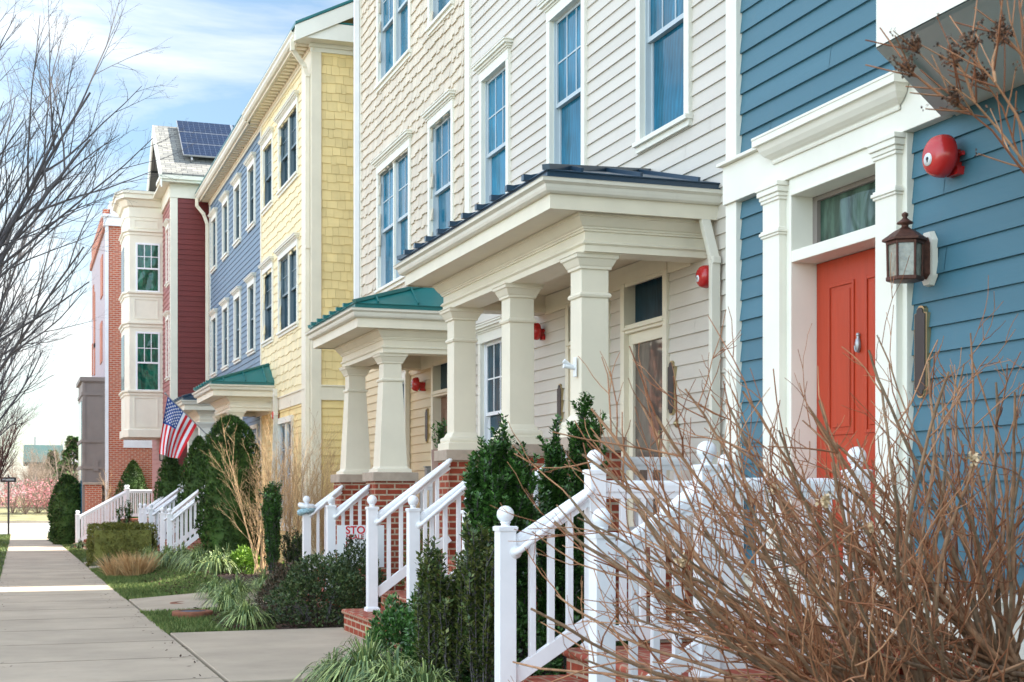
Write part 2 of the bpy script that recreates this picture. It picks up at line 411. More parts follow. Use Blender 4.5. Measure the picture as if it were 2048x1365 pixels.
# ================================================================ porches
def roof_slopes(mb, rect, zb, Xw, zr, hip, seams, sh=.035):
    xr, y0, y1 = rect
    a, b = Vector((xr,y0,zb)), Vector((xr,y1,zb)); w0, w1 = Vector((Xw,y0,zb)), Vector((Xw,y1,zb))
    r0, r1 = Vector((Xw,y0+hip,zr)), Vector((Xw,y1-hip,zr))
    mb.poly(a, b, r1, r0); mb.poly(w0, a, r0); mb.poly(b, w1, r1)
    up = Vector((0,0,sh/2))
    n = int((y1 - y0) / seams)
    for i in range(1, n):                             # front slope seams
        y = y0 + (y1 - y0) * i / n
        t = 1.0
        if y < y0 + hip: t = (y - y0) / hip
        if y > y1 - hip: t = (y1 - y) / hip
        p = Vector((xr - .015, y, zb)); q = Vector((xr + (Xw - xr) * t, y, zb + (zr - zb) * t))
        mb.beam(p + up, q + up, .022, sh)
        mb.box(xr - .05, xr + .02, y - .03, y + .03, zb - .01, zb + .04)
    m = max(2, int((Xw - xr) / seams))
    for sgn, yb in ((1, y0), (-1, y1)):
        for i in range(1, m + 1):
            x = xr + (Xw - xr) * (i - .4) / m; t = (x - xr) / (Xw - xr)
            mb.beam(Vector((x, yb, zb)) + up, Vector((x, yb + sgn * hip * t, zb + (zr - zb) * t)) + up, .022, sh)
    mb.beam(a + up, r0 + up, .07, .045); mb.beam(b + up, r1 + up, .07, .045)
    mb.beam(r0 + up, r1 + up, .05, .05)
def column(par, cx, cy, z0, z1, wb, wt, tapered=False, mat=None):
    mb = MB(); hb, ht = wb / 2, wt / 2
    P = [(hb+.085, z0), (hb+.085, z0+.075), (hb+.06, z0+.085), (hb+.065, z0+.11), (hb+.06, z0+.135), (hb+.03, z0+.15), (hb+.015, z0+.18), (hb, z0+.20)]
    if tapered: P = [(hb+.05, z0), (hb+.045, z0+.04), (hb+.01, z0+.06), (hb, z0+.08)]
    zr = z1 - .38
    f = lambda z: hb + (ht - hb) * (z - z0 - .2) / (z1 - z0 - .4)
    P += [(f(zr), zr), (f(zr)+.016, zr+.008), (f(zr)+.022, zr+.026), (f(zr)+.012, zr+.044), (ht, zr+.05),
          (ht, z1-.135), (ht+.02, z1-.13), (ht+.022, z1-.11), (ht+.03, z1-.10), (ht+.055, z1-.05), (ht+.07, z1-.04), (ht+.072, z1-.012), (ht+.082, z1-.010), (ht+.082, z1)]
    mb.sqlathe(cx, cy, P)
    return mb.obj('column', mat or m_col, par, bevel=.004)
def pier(par, cx, cy, z0, z1, h, cap=.12):
    mb = MB(); mb.box(cx-h, cx+h, cy-h, cy+h, z0, z1-cap); o = mb.obj('brick_pier', m_brick, par)
    c = MB(); c.box(cx-h-.04, cx+h+.04, cy-h-.04, cy+h+.04, z1-cap, z1); c.obj('pier_cap', m_stone, o, bevel=.006)
    return o
def porch(par, Xw, xg, y0, y1, zg, rmat, hip, zr, over=.40, side=.21, fas=.24, bh=.30, bw=.28, seams=.42, tm=None, ceil=True):
    tm = tm or m_trim
    xf, f0, f1 = xg + .11, y0 + .11, y1 - .11
    zs = zg - fas
    mb = MB()
    mb.sweep3(xf, f0, f1, Xw, [(0, zg+.02), (0, zs), (-.02, zs)])
    xb, b0, b1 = xf + over, f0 + side, f1 - side; zb = zs - bh
    mb.poly((Xw,f0,zs+.012),(xf,f0,zs+.012),(xf,f1,zs+.012),(Xw,f1,zs+.012))     # soffit
    mb.sweep3(xb, b0, b1, Xw, [(.105,zs+.01),(.105,zs-.015),(.09,zs-.02),(.075,zs-.045),(.045,zs-.085),(.03,zs-.095),(.03,zs-.108),(.018,zs-.112),(.018,zs-.128),(0,zs-.13),
                               (0,zb+.098),(.012,zb+.096),(.018,zb+.085),(.028,zb+.078),(.028,zb+.066),(.016,zb+.062),(.016,zb+.058),(.006,zb+.056),(.006,zb)])
    # underside and inner faces of the beams, ceiling
    for (p, q, r, s) in (((xb-.006,b0-.006),(xb+bw,b0+bw),(xb+bw,b1-bw),(xb-.006,b1+.006)),):
        mb.poly((xb-.006,b0-.006,zb),(Xw,b0-.006,zb),(Xw,b0+bw,zb),(xb+bw,b0+bw,zb))
        mb.poly((xb-.006,b0-.006,zb),(xb+bw,b0+bw,zb),(xb+bw,b1-bw,zb),(xb-.006,b1+.006,zb))
        mb.poly((xb-.006,b1+.006,zb),(xb+bw,b1-bw,zb),(Xw,b1-bw,zb),(Xw,b1+.006,zb))
    zc = zb + .20
    mb.poly((xb+bw,b0+bw,zb),(Xw,b0+bw,zb),(Xw,b0+bw,zc),(xb+bw,b0+bw,zc)); mb.poly((xb+bw,b1-bw,zb),(Xw,b1-bw,zb),(Xw,b1-bw,zc),(xb+bw,b1-bw,zc))
    mb.poly((xb+bw,b0+bw,zb),(xb+bw,b1-bw,zb),(xb+bw,b1-bw,zc),(xb+bw,b0+bw,zc))
    mb.poly((xb+bw,b0+bw,zc),(Xw,b0+bw,zc),(Xw,b1-bw,zc),(xb+bw,b1-bw,zc))
    mb.box(xb+bw, xb+bw+.025, b0+bw, b1-bw, zb+.004, zb+.07); mb.box(xb+bw+.025, Xw, b1-bw-.025, b1-bw, zb+.004, zb+.07)
    mb.box(Xw-.03, Xw, b0+bw, b1-bw, zb-.02, zc-.01)                              # ledger on the wall
    o = mb.obj('porch', tm, par)
    g = MB(); g.smooth = False
    g.sweep3(xf-.002, f0-.002, f1+.002, Xw, [(0,zg-.115),(.032,zg-.115),(.052,zg-.10),(.062,zg-.075),(.066,zg-.05),(.085,zg-.036),(.098,zg-.03),(.102,zg-.006),(.108,zg),(.098,zg+.002),(.094,zg-.02),(0,zg-.025)])
    g.obj('gutter', m_gutter, o)
    r = MB()
    r.sweep3(xg+.07, y0+.07, y1-.07, Xw, [(0,zg-.03),(0,zg+.06),(.02,zg+.062),(.02,zg+.07)])
    roof_slopes(r, (xg+.05, y0+.05, y1-.05), zg + .07, Xw, zr, hip, seams)
    r.obj('metal_roof', rmat, o)
    return o, (xb, b0, b1, zb)
def downspout(par, pts, w=.075, d=.055, mat=None):
    mb = MB()
    for a, b in zip(pts, pts[1:]): mb.beam(a, b, w, d, up=(0,1,0) if abs(Vector(b).z-Vector(a).z) > .05 else (0,0,1))
    for p in pts[1:-1]: mb.box(p[0]-d*.62, p[0]+d*.62, p[1]-w*.62, p[1]+w*.62, p[2]-.03, p[2]+.03)
    return mb.obj('downspout', mat or m_gutter, par, bevel=.006)
def body(par, x0, x1, y0, y1, z1, mat, ridge=0, rmat=None, name='shell'):
    mb = MB(); mb.box(x0, x1, y0, y1, -1.2, z1); mb.obj(name, mat, par)
    if ridge:
        xm = (x0 + x1) / 2; r = MB()
        a0, a1 = x0 - .5, x1 + .5
        for (p, q, z) in (((a0, y0-.05, z1+.02), (xm, y0-.05, z1+ridge), 0), ((xm, y0-.05, z1+ridge), (a1, y0-.05, z1+.02), 0)):
            r.poly(p, q, (q[0], y1+.05, q[2]), (p[0], y1+.05, p[2]))
        r.poly((a0,y0-.05,z1+.02),(a1,y0-.05,z1+.02),(xm,y0-.05,z1+ridge)); r.poly((a0,y1+.05,z1+.02),(a1,y1+.05,z1+.02),(xm,y1+.05,z1+ridge))
        r.obj('roof', rmat or m_shroof, par)
def panel_door(par, W, a0, a1, z0, z1, o, mat, hinge_gap=True):
    mb = MB(); W.box(mb, a0, a1, z0, z1, o-.045, o)
    w = a1 - a0; st = w * .145; h = z1 - z0
    for (p, q) in ((a0+st, a0+w/2-st*.42), (a0+w/2+st*.42, a1-st)):
        for (lo, hi) in ((z0+h*.10, z0+h*.37), (z0+h*.47, z1-h*.075)):
            for k, (i, oo) in enumerate(((0, .006), (.02, .001), (.032, .007))):
                if k == 0:
                    W.box(mb, p, p+.02, lo, hi, o, o+.009); W.box(mb, q-.02, q, lo, hi, o, o+.009)
                    W.box(mb, p+.02, q-.02, lo, lo+.02, o, o+.009); W.box(mb, p+.02, q-.02, hi-.02, hi, o, o+.009)
                elif k == 2: W.box(mb, p+.045, q-.045, lo+.045, hi-.045, o, o+.007)
    return mb.obj('door', mat, par, bevel=.003)
# ================================================================ 1 blue house (nearest)
DB = 4.5; e = .1341
bh_ = thing('blue_house', 'blue clapboard house nearest the camera with red front door under white crown moulding', 'house', (DB, 6, grade(6)))
W = Wall('x', DB); yc = Yp(1451, 4.455)
body(bh_, DB + .32, DB + 12, -14, yc - .02, 10.4, m_blue, 3, m_shroof)
pf = 4.415                                            # pilaster front plane
d0, d1 = Yp(1750, pf), Yp(1585, 4.46)
zl, zu = 3.312 - 17 * e, 3.861 - e
dop = (d0 - .02, d1 + .02, .85, 3.37)
mb = MB(); W.siding(mb, -14, yc - .05, zl, 3.44, e, [dop], butt=3.6)
bl = Yp(1881, 4.5)
W.siding(mb, -14, yc - .05, zu, 10.3, e, [], butt=3.6)
W.back(mb, -14, yc, -.6, 10.4, [dop])
mb.obj('siding', m_blue, bh_)
mb = MB()
W.box(mb, Yp(1472, 4.455), yc, .68, 10.3, -.02, .045)                        # corner board
W.box(mb, bl - .1, yc + .004, 3.425, 3.68, -.01, .065)                      # wide frieze over the door
W.box(mb, bl - .1, yc + .03, 3.68, 3.702, -.01, .10)
W.box(mb, Yp(1812, 4.45), Yp(1790, 4.44), .68, 3.425, -.01, .045)
mb.obj('frieze_trim', m_wtrim, bh_, bevel=.003)
mb = MB(); c0, c1 = Yp(1782, 4.31), Yp(1498, 4.31)
prof = [(.066,3.548),(.078,3.548),(.082,3.56),(.078,3.568),(.082,3.575),(.095,3.582),(.118,3.60),(.138,3.628),(.148,3.655),(.152,3.662),(.172,3.664),(.172,3.706)]
for (o0, z0), (o1, z1) in zip(prof, prof[1:]):
    i0, i1 = .172 - o0, .172 - o1
    mb.poly(W.P(c0+i0,z0,o0), W.P(c1-i0,z0,o0), W.P(c1-i1,z1,o1), W.P(c0+i1,z1,o1))
    mb.poly(W.P(c0+i0,z0,o0), W.P(c0+i1,z1,o1), W.P(c0+i1,z1,.07), W.P(c0+i0,z0,.07))
    mb.poly(W.P(c1-i0,z0,o0), W.P(c1-i1,z1,o1), W.P(c1-i1,z1,.07), W.P(c1-i0,z0,.07))
W.box(mb, c0, c1, 3.706, 3.72, .0, .176)
mb.obj('crown_moulding', m_wtrim, bh_)
for q0, q1 in ((Yp(1792, pf), d0), (Yp(1558, pf), Yp(1525, pf))):              # pilasters
    mb = MB()
    W.box(mb, q0, q1, .62, 3.36, -.01, DB - pf)
    for lo, hi, x in ((3.315,3.335,.010),(3.335,3.36,.017),(3.36,3.395,.028),(3.395,3.424,.036),(3.10,3.115,.010),(3.115,3.135,.018),(3.135,3.147,.010),(.62,.86,.014),(.86,.88,.008)):
        W.box(mb, q0 - x, q1 + x, lo, hi, -.01, DB - pf + x)
    mb.obj('pilaster', m_wtrim, bh_, bevel=.004)
# door frame, transom, door
mb = MB(); dz = .90
W.box(mb, d1, d1 + .03, .86, 3.36, -.18, .05); W.box(mb, d1 + .03, Yp(1558, pf) - .002, .86, 3.40, -.18, .036)
W.box(mb, d0 - .05, d0 - .002, .86, 3.36, -.18, .05)
W.box(mb, d0 - .05, d1 + .03, 3.335, 3.425, -.18, .046)
W.box(mb, d0 - .002, d1, 3.32, 3.335, -.18, .055)
W.box(mb, d0 - .002, d1, 2.915, 2.985, -.14, .048)
W.box(mb, d0 - .002, d1, .84, dz, -.20, .09)
mb.obj('door_frame', m_wtrim, bh_, bevel=.003)
dr = panel_door(bh_, W, d0 - .01, d1 - .004, dz + .02, 2.912, -.125, m_door)
k = MB(); ym = (d0 + d1) / 2; zk = Zp(1705, 690, 4.625)
k.sphere((DB + .115, ym, zk + .05), .013, 8); k.lathe((DB + .115, ym, zk), [(0,-.055),(.008,-.05),(.016,-.03),(.019,0),(.014,.025),(.008,.032),(.011,.045)], 10)
k.tube([(DB+.104, ym + .02*math.cos(t), zk - .012 + .036*math.sin(t)) for t in [pi*1.0 + pi*i/8 for i in range(9)]], .004, 6)
k.obj('knocker', m_steel, dr)
k = MB(); k.sphere((DB + .07, d0 + .07, 1.86 - .05), .03, 8); k.tube([(DB+.12,d0+.07,1.81),(DB+.06,d0+.07,1.81)], .012, 8); k.lathe((DB+.12,d0+.07,1.98),[(0,-.02),(.03,-.02),(.03,0),(0,0)],12,'x')
k.obj('handle', m_brass, dr)
mb = MB(); W.box(mb, d0, d0+.05, 2.985, 3.32, -.14, -.10); W.box(mb, d1-.05, d1, 2.985, 3.32, -.14, -.10); W.box(mb, d0+.05, d1-.05, 3.29, 3.318, -.14, -.10)
tw = mb.obj('transom_window', m_taupe, bh_)
g = MB(); W.quad(g, d0+.05, d1-.05, 2.985, 3.29, -.125); g.obj('pane', m_tglass, tw)
g = MB(); W.box(g, d0 + .02, d1 - .04, dz+.005, dz+.055, -.125, -.09); g.obj('threshold', m_steel, bh_)
# water table and brick base
mb = MB(); W.box(mb, -14, yc, .70, .985, -.02, .035); mb.hexa([W.P(-14,.985,-.02),W.P(yc,.985,-.02),W.P(yc,.985,.08),W.P(-14,.985,.08),W.P(-14,1.035,-.02),W.P(yc,1.035,-.02),W.P(yc,1.0,.08),W.P(-14,1.0,.08)])
mb.obj('water_table', m_wtrim, bh_)
mb = MB(); W.box(mb, -14, yc, -.8, .70, -.1, .02); mb.obj('brick_base', m_brick, bh_)
# projecting angled bay overhead
by = [(DB, 6.17), (3.5, 5.28), (3.5, 3.2), (DB, 2.3)]
def bayring(o, z):
    cx, cy = 4.2, 4.25
    f = 1 + o
    return [(cx + (x-cx)*f if x < DB else DB, cy + (y-cy)*f, z) for x, y in by]
zb_ = 3.425
mb = MB()
r0, r1 = bayring(0, zb_ + .006), bayring(0, 9.8)
for i in range(3): mb.poly(r0[i], r0[i+1], r1[i+1], r1[i])
q0, q1 = bayring(-.10, zb_ + .018), bayring(0, zb_)
mb.poly(*q0)
for i in range(3): mb.poly(q1[i], q1[i+1], q0[i+1], q0[i])
q2 = bayring(-.05, zb_ - .004); q3 = bayring(-.075, zb_ - .004)
for i in range(3): mb.poly(q2[i], q2[i+1], q3[i+1], q3[i])
mb.poly(*r1)
bay = mb.obj('bay', m_wtrim, bh_)
mb = MB(); Wy = Wall('x', 3.5)
Wy.box(mb, 3.35, 5.12, 4.75, 6.6, -.02, .004)
mb.obj('bay_window', m_glass, bay)
mb = MB()
for z0, z1 in ((4.60,4.75),(6.6,6.78)): Wy.box(mb, 3.2, 5.28, z0, z1, -.02, .05)
for a in (3.2, 4.18, 5.12): Wy.box(mb, a, a+.12, 4.75, 6.6, -.02, .03)
mb.obj('bay_trim', m_wtrim, bay)
# ================================================================ 2 beige clapboard house and its long porch
DG = 5.75; eb = .1335
W = Wall('x', DG)
bg = thing('beige_house', 'beige clapboard house beside the blue one with a long dark blue roofed porch', 'house', (DG, 12, grade(12)))
yA, yB, yC = yc - .3, Yp(933, DG), Yp(722, DG)
ops = []
w2 = [(Yp(1366, 5.70), Yp(1288, 5.75)), (Yp(1160.5, 5.70), Yp(1106, 5.75)), (Yp(1010, 5.70), Yp(969, 5.75))]
zw = (4.93, 6.88); zw3 = (8.36, 10.2)
for a in w2: ops += [(*a, *zw), (*a, *zw3)]
wg = (Yp(1011, DG), Yp(967, DG), 1.62, 3.47)
sd = (Yp(1330, 5.74), Yp(1253, 5.74), 1.02, 3.62)
d2 = (Yp(1213, 5.74), Yp(1141, 5.74), 1.02, 3.62)
ops += [wg, sd, d2]
z0 = -.4
mb = MB(); W.siding(mb, yA, yB, .55, 11, eb, ops, butt=3.6); W.back(mb, yA, yB, -.8, 11, ops)
mb.obj('siding', m_beige, bg)
body(bg, DG + .13, DG + 11, yA, yB, 11, m_beige, 3)
mb = MB(); W.box(mb, Yp(938, DG - .04), Yp(929, DG - .04), .5, 11, -.01, .04); mb.obj('corner_board', m_wtrim, bg)
for a in w2:
    window(bg, W, *a, *zw); window(bg, W, *a, *zw3)
window(bg, W, *wg, glass=m_dglass, sm=m_vinyl)
def entry(par, W, a0, a1, zf, dt, zt, storm, dmat, trim=.09):
    """doorway with transom: frame trim, door or storm door, transom pane"""
    mb = MB()
    W.box(mb, a0-trim, a0, zf, zt+.0, -.12, .04); W.box(mb, a1, a1+trim, zf, zt, -.12, .04); W.box(mb, a0-trim, a1+trim, zt, zt+.10, -.12, .044)
    W.box(mb, a0, a1, dt, dt+.085, -.12, .03); W.box(mb, a0-trim*.3, a1+trim*.3, dt+.03, dt+.055, .0, .06)
    W.box(mb, a0, a1, zf-.03, zf+.015, -.12, .05)
    o = mb.obj('door_frame', m_trim, par, bevel=.003)
    g = MB(); W.quad(g, a0, a1, dt+.085, zt, -.085); g.obj('pane', m_dglass, o)
    if storm:
        mb = MB(); s = .095
        W.box(mb, a0, a0+s, zf+.015, dt, -.06, -.015); W.box(mb, a1-s, a1, zf+.015, dt, -.06, -.015)
        W.box(mb, a0+s, a1-s, dt-.11, dt, -.06, -.015); W.box(mb, a0+s, a1-s, zf+.015, zf+.22, -.06, -.015)
        d = mb.obj('storm_door', m_trim, par, bevel=.004)
        g = MB(); W.quad(g, a0+s, a1-s, zf+.22, dt-.11, -.045); g.obj('pane', Mglass('storm door glass', (.115,.09,.075), wave=.12), d)
        h = MB(); h.tube([W.P(a0+.05, zf+.85, -.01), W.P(a0+.05, zf+.85, .05), W.P(a0+.05, zf+1.08, .05), W.P(a0+.05, zf+1.08, -.01)], .009, 6); h.obj('handle', m_brass, d)
    else:
        d = panel_door(par, W, a0+.004, a1-.004, zf+.016, dt-.004, -.09, dmat)
        h = MB(); h.sphere(W.P(a0+.07, zf+.95, -.04), .03, 8); h.obj('handle', m_brass, d)
    return o
entry(bg, W, sd[0], sd[1], 1.02, 3.10, 3.60, True, None)
entry(bg, W, d2[0], d2[1], 1.02, 3.10, 3.60, False, m_trim)
p1, (xb, b0, b1, zb) = porch(bg, DG, 4.077, Yp(1449, DG), Yp(786, 4.077), 4.125, m_navy, 1.5, 4.60)
cx = xb + .14
pz = 2.0
for yy in (11.40 + .13, 13.29 + .13, 15.2 + .13):
    column(bg, cx, yy, pz, zb, .26, .255)
    pier(bg, cx, yy, -.3, pz, .21)
yd = Yp(1449, DG); downspout(p1, [(DG-.13, yd+.17, 4.03), (DG-.13, yd+.17, 3.98), (DG-.075, yd+.04, 3.52), (DG-.075, yd+.04, .2)], .085, .06)
# ================================================================ 3 cream shingle house and its green porch
sh = thing('shingle_house', 'cream scalloped shingle house between the beige clapboard and yellow houses', 'house', (DG, 20, grade(20)))
ops = []
wd = (Yp(815, 5.70), Yp(760.5, DG)); ws = (Yp(900, 5.70), Yp(864.5, DG))
for a in (wd, ws): ops += [(*a, *zw), (*a, *zw3)]
gl = (Yp(813, 5.74), Yp(797, DG), 1.35, 3.30); ent = (Yp(893, 5.74), Yp(869, 5.74) , .86, 3.45)
ent = (ent[1] - .95, ent[1], .86, 3.45)
ops += [gl, ent]
mb = MB(); W.shingles(mb, yB + .07, yC - .08, 4.0, 11, .17, ops); W.back(mb, yB, yC, -.8, 11, ops)
mb.obj('shingles', m_cshing, sh)
mb = MB(); W.siding(mb, yB + .07, yC - .08, .4, 4.0, eb, ops); mb.obj('siding', m_tan, sh)
body(sh, DG + .13, DG + 11, yB + .02, yC, 11, m_beige, 3)
window(sh, W, *wd, *zw, units=2, cols=2); window(sh, W, *wd, *zw3, units=2, cols=2)
window(sh, W, *ws, *zw); window(sh, W, *ws, *zw3)
window(sh, W, *gl, glass=m_dglass)
entry(sh, W, ent[0], ent[1], .86, 2.92, 3.42, False, m_brown)
mb = MB(); W.box(mb, yC - .1, yC + .004, -.2, 11, -.02, .04); mb.obj('corner_board', m_wtrim, sh)
p2, (xb2, b0, b1, zb2) = porch(sh, DG, 4.077, Yp(702, 4.077), Yp(609, 4.077), 3.93, m_green, .75, 4.50)
for yy in (Yp(766, 4.6) + .15, Yp(697, 4.6) + .15):
    column(sh, xb2 + .15, yy, 1.80, zb2, .38, .25, tapered=True)
    pier(sh, xb2 + .15, yy, -.2, 1.80, .27)
downspout(sh, [(DG-.09, yC-.04, 10.6), (DG-.09, yC-.04, 3.9), (DG-.09, yC-.04, .2)], .09, .07, m_vinyl)
yq = Yp(811, DG-.08); downspout(p2, [(DG-.055, yq, 3.38), (DG-.055, yq, .3)])
# ================================================================ 4 yellow house, 5 blue grey house
DY = 5.3; W = Wall('x', DY)
ye = thing('yellow_house', 'pale yellow shingle house with green gable roof and long bracketed eave', 'house', (DY, 28, grade(28)))
y0 = Yp(627, DY); yb = Yp(522, DY - .03); y1 = Yp(421, DY)
k = DY / 5.05
zf2 = (1.5 + 3.28 * k, 1.5 + 4.88 * k); zf3 = (1.5 + 6.13 * k, 1.5 + 7.40 * k)
wy = (Yp(592, DY-.05), Yp(561, DY)); wz = (Yp(542.5, DY-.05), Yp(529, DY)); wyg = (Yp(586, DY), Yp(560, DY), .85, 3.0)
zE = 1.5 + 8.05 * k
zf3 = (Zp(577, 368, DY), Zp(577, 235, DY)); zf2 = (Zp(577, 657, DY), Zp(577, 508, DY))
ops = [(*wy, *zf2), (*wy, *zf3), (*wz, *zf2), (*wz, *zf3), wyg]
zfr = Zp(610, 128, DY)
mb = MB(); W.shingles(mb, y0, yb, 3.55, zfr, .18, ops, w=(.12,.24), proud=.022); W.back(mb, y0, yb, -1, zfr + .6, ops); mb.obj('shingles', m_pshing, ye)
mb = MB(); W.siding(mb, y0, yb, 0, 3.3, .13, ops)
Ws = Wall('y', y0)
Ws.siding(mb, DY, DY + 2.2, 0, 3.3, .15); mb.obj('siding', m_yellow, ye)
mb = MB(); Ws.shingles(mb, DY + .12, DY + 2.2, 3.56, zfr + .05, .17, (), w=(.09,.22), jit=.035, proud=.018); Ws.back(mb, DY, DY + 2.2, -1, zfr+.6)
# gable shingles
for i in range(8):
    z = zfr + .75 + i * .17
    Ws.shingles(mb, DY + .55 + i*.36, DY + 3.6, z, z + .165, .17, (), w=(.10,.24), jit=.02)
mb.obj('side_shingles', m_yshing, ye)
body(ye, DY + .13, DY + 11, y0 + .004, yb, zfr + .7, m_yellow)
for a, u, c in ((wy, 2, 2), (wz, 1, 2)):
    window(ye, W, *a, *zf2, units=u, cols=c, glass=m_dglass, sm=m_sashd, depth=.07, trim=.09); window(ye, W, *a, *zf3, units=u, cols=c, glass=m_dglass, sm=m_sashd, depth=.07, trim=.09)
window(ye, W, *wyg, units=2, cols=2, glass=m_dglass, crown=False)
mb = MB()
W.box(mb, y0 - .02, Yp(608, DY), -.2, zfr, -.02, .05); Ws.box(mb, DY - .046, DY + .14, -.2, zfr - .003, -.02, .045)
Ws.box(mb, DY + .14, DY + 2.2, 3.3, 3.56, -.01, .04); Ws.box(mb, DY + .14, DY + 2.2, 3.56, 3.585, -.01, .065)
W.box(mb, y0, yb, 3.3, 3.55, -.01, .035); W.box(mb, y0, yb, 3.55, 3.575, -.01, .06)
W.box(mb, yb - .05, yb + .05, 0, zfr, -.01, .04)
mb.obj('corner_board', m_trim, ye)
# eave: shared profile, yellow part slightly proud of the blue grey part
def eave(par, Wl, ya, yb_, xo, zf, ret=0):
    mb = MB(); X = Wl.p
    Wl.box(mb, ya, yb_, zf, zf + .06, -.01, .03); Wl.box(mb, ya, yb_, zf + .06, zf + .15, -.01, .05)
    zs = zf + .15
    mb.poly((X,ya,zs),(X-xo,ya,zs),(X-xo,yb_,zs),(X,yb_,zs))
    mb.box(X-xo-.02, X-xo, ya, yb_, zs-.02, zs+.15)
    y = ya + .1
    while y < yb_ - .1:                               # small soffit brackets
        mb.box(X-xo+.05, X-.06, y, y+.10, zs-.035, zs-.002); y += .24
    o = mb.obj('eave', m_trim, par)
    g = MB()
    pr = [(0,0),(.05,0),(.085,.04),(.09,.09),(.12,.12),(.12,.15),(.11,.15),(.10,.12),(0,.12)]
    for (o0,z0),(o1,z1) in zip(pr, pr[1:]):
        g.poly((X-xo-.022-o0,ya,zs+.03+z0),(X-xo-.022-o0,yb_,zs+.03+z0),(X-xo-.022-o1,yb_,zs+.03+z1),(X-xo-.022-o1,ya,zs+.03+z1))
    for y in (ya, yb_): g.poly(*[(X-xo-.022-o0,y,zs+.03+z0) for o0,z0 in pr])
    g.obj('gutter', m_gutter, o)
    return zs
ymid = Yp(487, 4.9)
zs = eave(ye, W, y0 - .06, ymid, .30, zfr)
mb = MB(); rz = zs + .19; sl = .50                    # green gable roof, ridge along the street
xr = DY - .42; xm = DY + 5.5
for sgn in (0, 1):
    f = lambda x: rz + (min(x, 2*xm-x) - xr) * sl
xs = [xr, xm, 2*xm - xr]
for a, b in zip(xs, xs[1:]):
    mb.hexa([(a,y0-.42,f(a)),(b,y0-.42,f(b)),(b,yb,f(b)),(a,yb,f(a)),(a,y0-.42,f(a)+.05),(b,y0-.42,f(b)+.05),(b,yb,f(b)+.05),(a,yb,f(a)+.05)])
mb.hexa([(DY-.05,y0-.36,zs+.30),(DY+3,y0-.36,zs+.30),(DY+3,y0,zs+.40),(DY-.05,y0,zs+.40),(DY-.05,y0-.36,zs+.33),(DY+3,y0-.36,zs+.33),(DY+3,y0,zs+.45),(DY-.05,y0,zs+.45)])
mb.obj('roof', m_green, ye)
mb = MB()                                             # rake boards and return cornice on the gable end
mb.hexa([(xr,y0-.40,rz-.30),(xm,y0-.40,f(xm)-.30),(xm,y0-.36,f(xm)-.30),(xr,y0-.36,rz-.30),(xr,y0-.40,rz-.01),(xm,y0-.40,f(xm)-.01),(xm,y0-.36,f(xm)-.01),(xr,y0-.36,rz-.01)])
mb.hexa([(xr+.3,y0-.36,rz+.11),(xm,y0-.36,f(xm)-.03),(xm,y0,f(xm)-.03),(xr+.3,y0,rz+.11),(xr+.3,y0-.36,rz+.13),(xm,y0-.36,f(xm)-.01),(xm,y0,f(xm)-.01),(xr+.3,y0,rz+.13)])
mb.box(xr+.04, DY+3, y0-.36, y0+.02, zs-.02, zs+.29)
mb.box(DY-.09, DY+3, y0-.09, y0, zfr+.06, zs-.02); mb.box(DY-.06, DY+3, y0-.05, y0, zfr-.02, zfr+.06)
mb.obj('rake_board', m_wtrim, ye)
ds = DY - .10; yy = y0 + .10
downspout(ye, [(DY-.40, y0+.02, zs+.04), (DY-.40, y0+.02, zs-.16), (DY-.16, yy, zs-.42), (ds, yy, zs-.6), (ds, yy, 6.2), (ds, yy, .2)], .085, .065, m_trim)
bb = thing('blue_grey_house', 'blue grey clapboard house adjoining the yellow one with two rows of narrow windows', 'house', (DY, 35, grade(35)))
ops = []; ww = [(497.5,514),(470.5,484.5),(446.5,460.5),(424,437.5)]
for a, b in ww:
    a0, a1 = Yp(b-3.5, DY), Yp(a+2, DY); m = (a0+a1)/2; a0, a1 = m-.45, m+.45
    ops += [(a0, a1, *zf2), (a0, a1, *zf3)]
mb = MB(); W.siding(mb, yb, y1, 0, zfr, .135, ops); W.back(mb, yb, y1, -1, zfr+.6, ops); mb.obj('siding', m_bgray, bb)
body(bb, DY + .13, DY + 11, yb + .004, y1, zfr + .68, m_bgray)
for o in ops: window(bb, W, *o, glass=m_dglass, sm=m_sashd, depth=.05, trim=.10)
eave(bb, W, ymid + .004, y1 + .1, .285, zfr - .03)
mb = MB()
for a, b in zip(xs, xs[1:]): mb.hexa([(a,yb+.01,f(a)),(b,yb+.01,f(b)),(b,y1+.2,f(b)),(a,y1+.2,f(a)),(a,yb+.01,f(a)+.04),(b,yb+.01,f(b)+.04),(b,y1+.2,f(b)+.04),(a,y1+.2,f(a)+.04)])
mb.obj('roof', m_green, bb)
mb = MB(); W.box(mb, y1 - .1, y1 + .004, 0, zfr, -.02, .04); mb.obj('corner_board', m_wtrim, bb)
downspout(bb, [(DY-.39, y1+.02, zs+.04), (DY-.39, y1+.02, zs-.18), (DY-.2, y1-.02, zs-.42), (DY-.10, y1-.02, zs-.7), (DY-.10, y1-.02, 0)], .09, .07, m_trim)
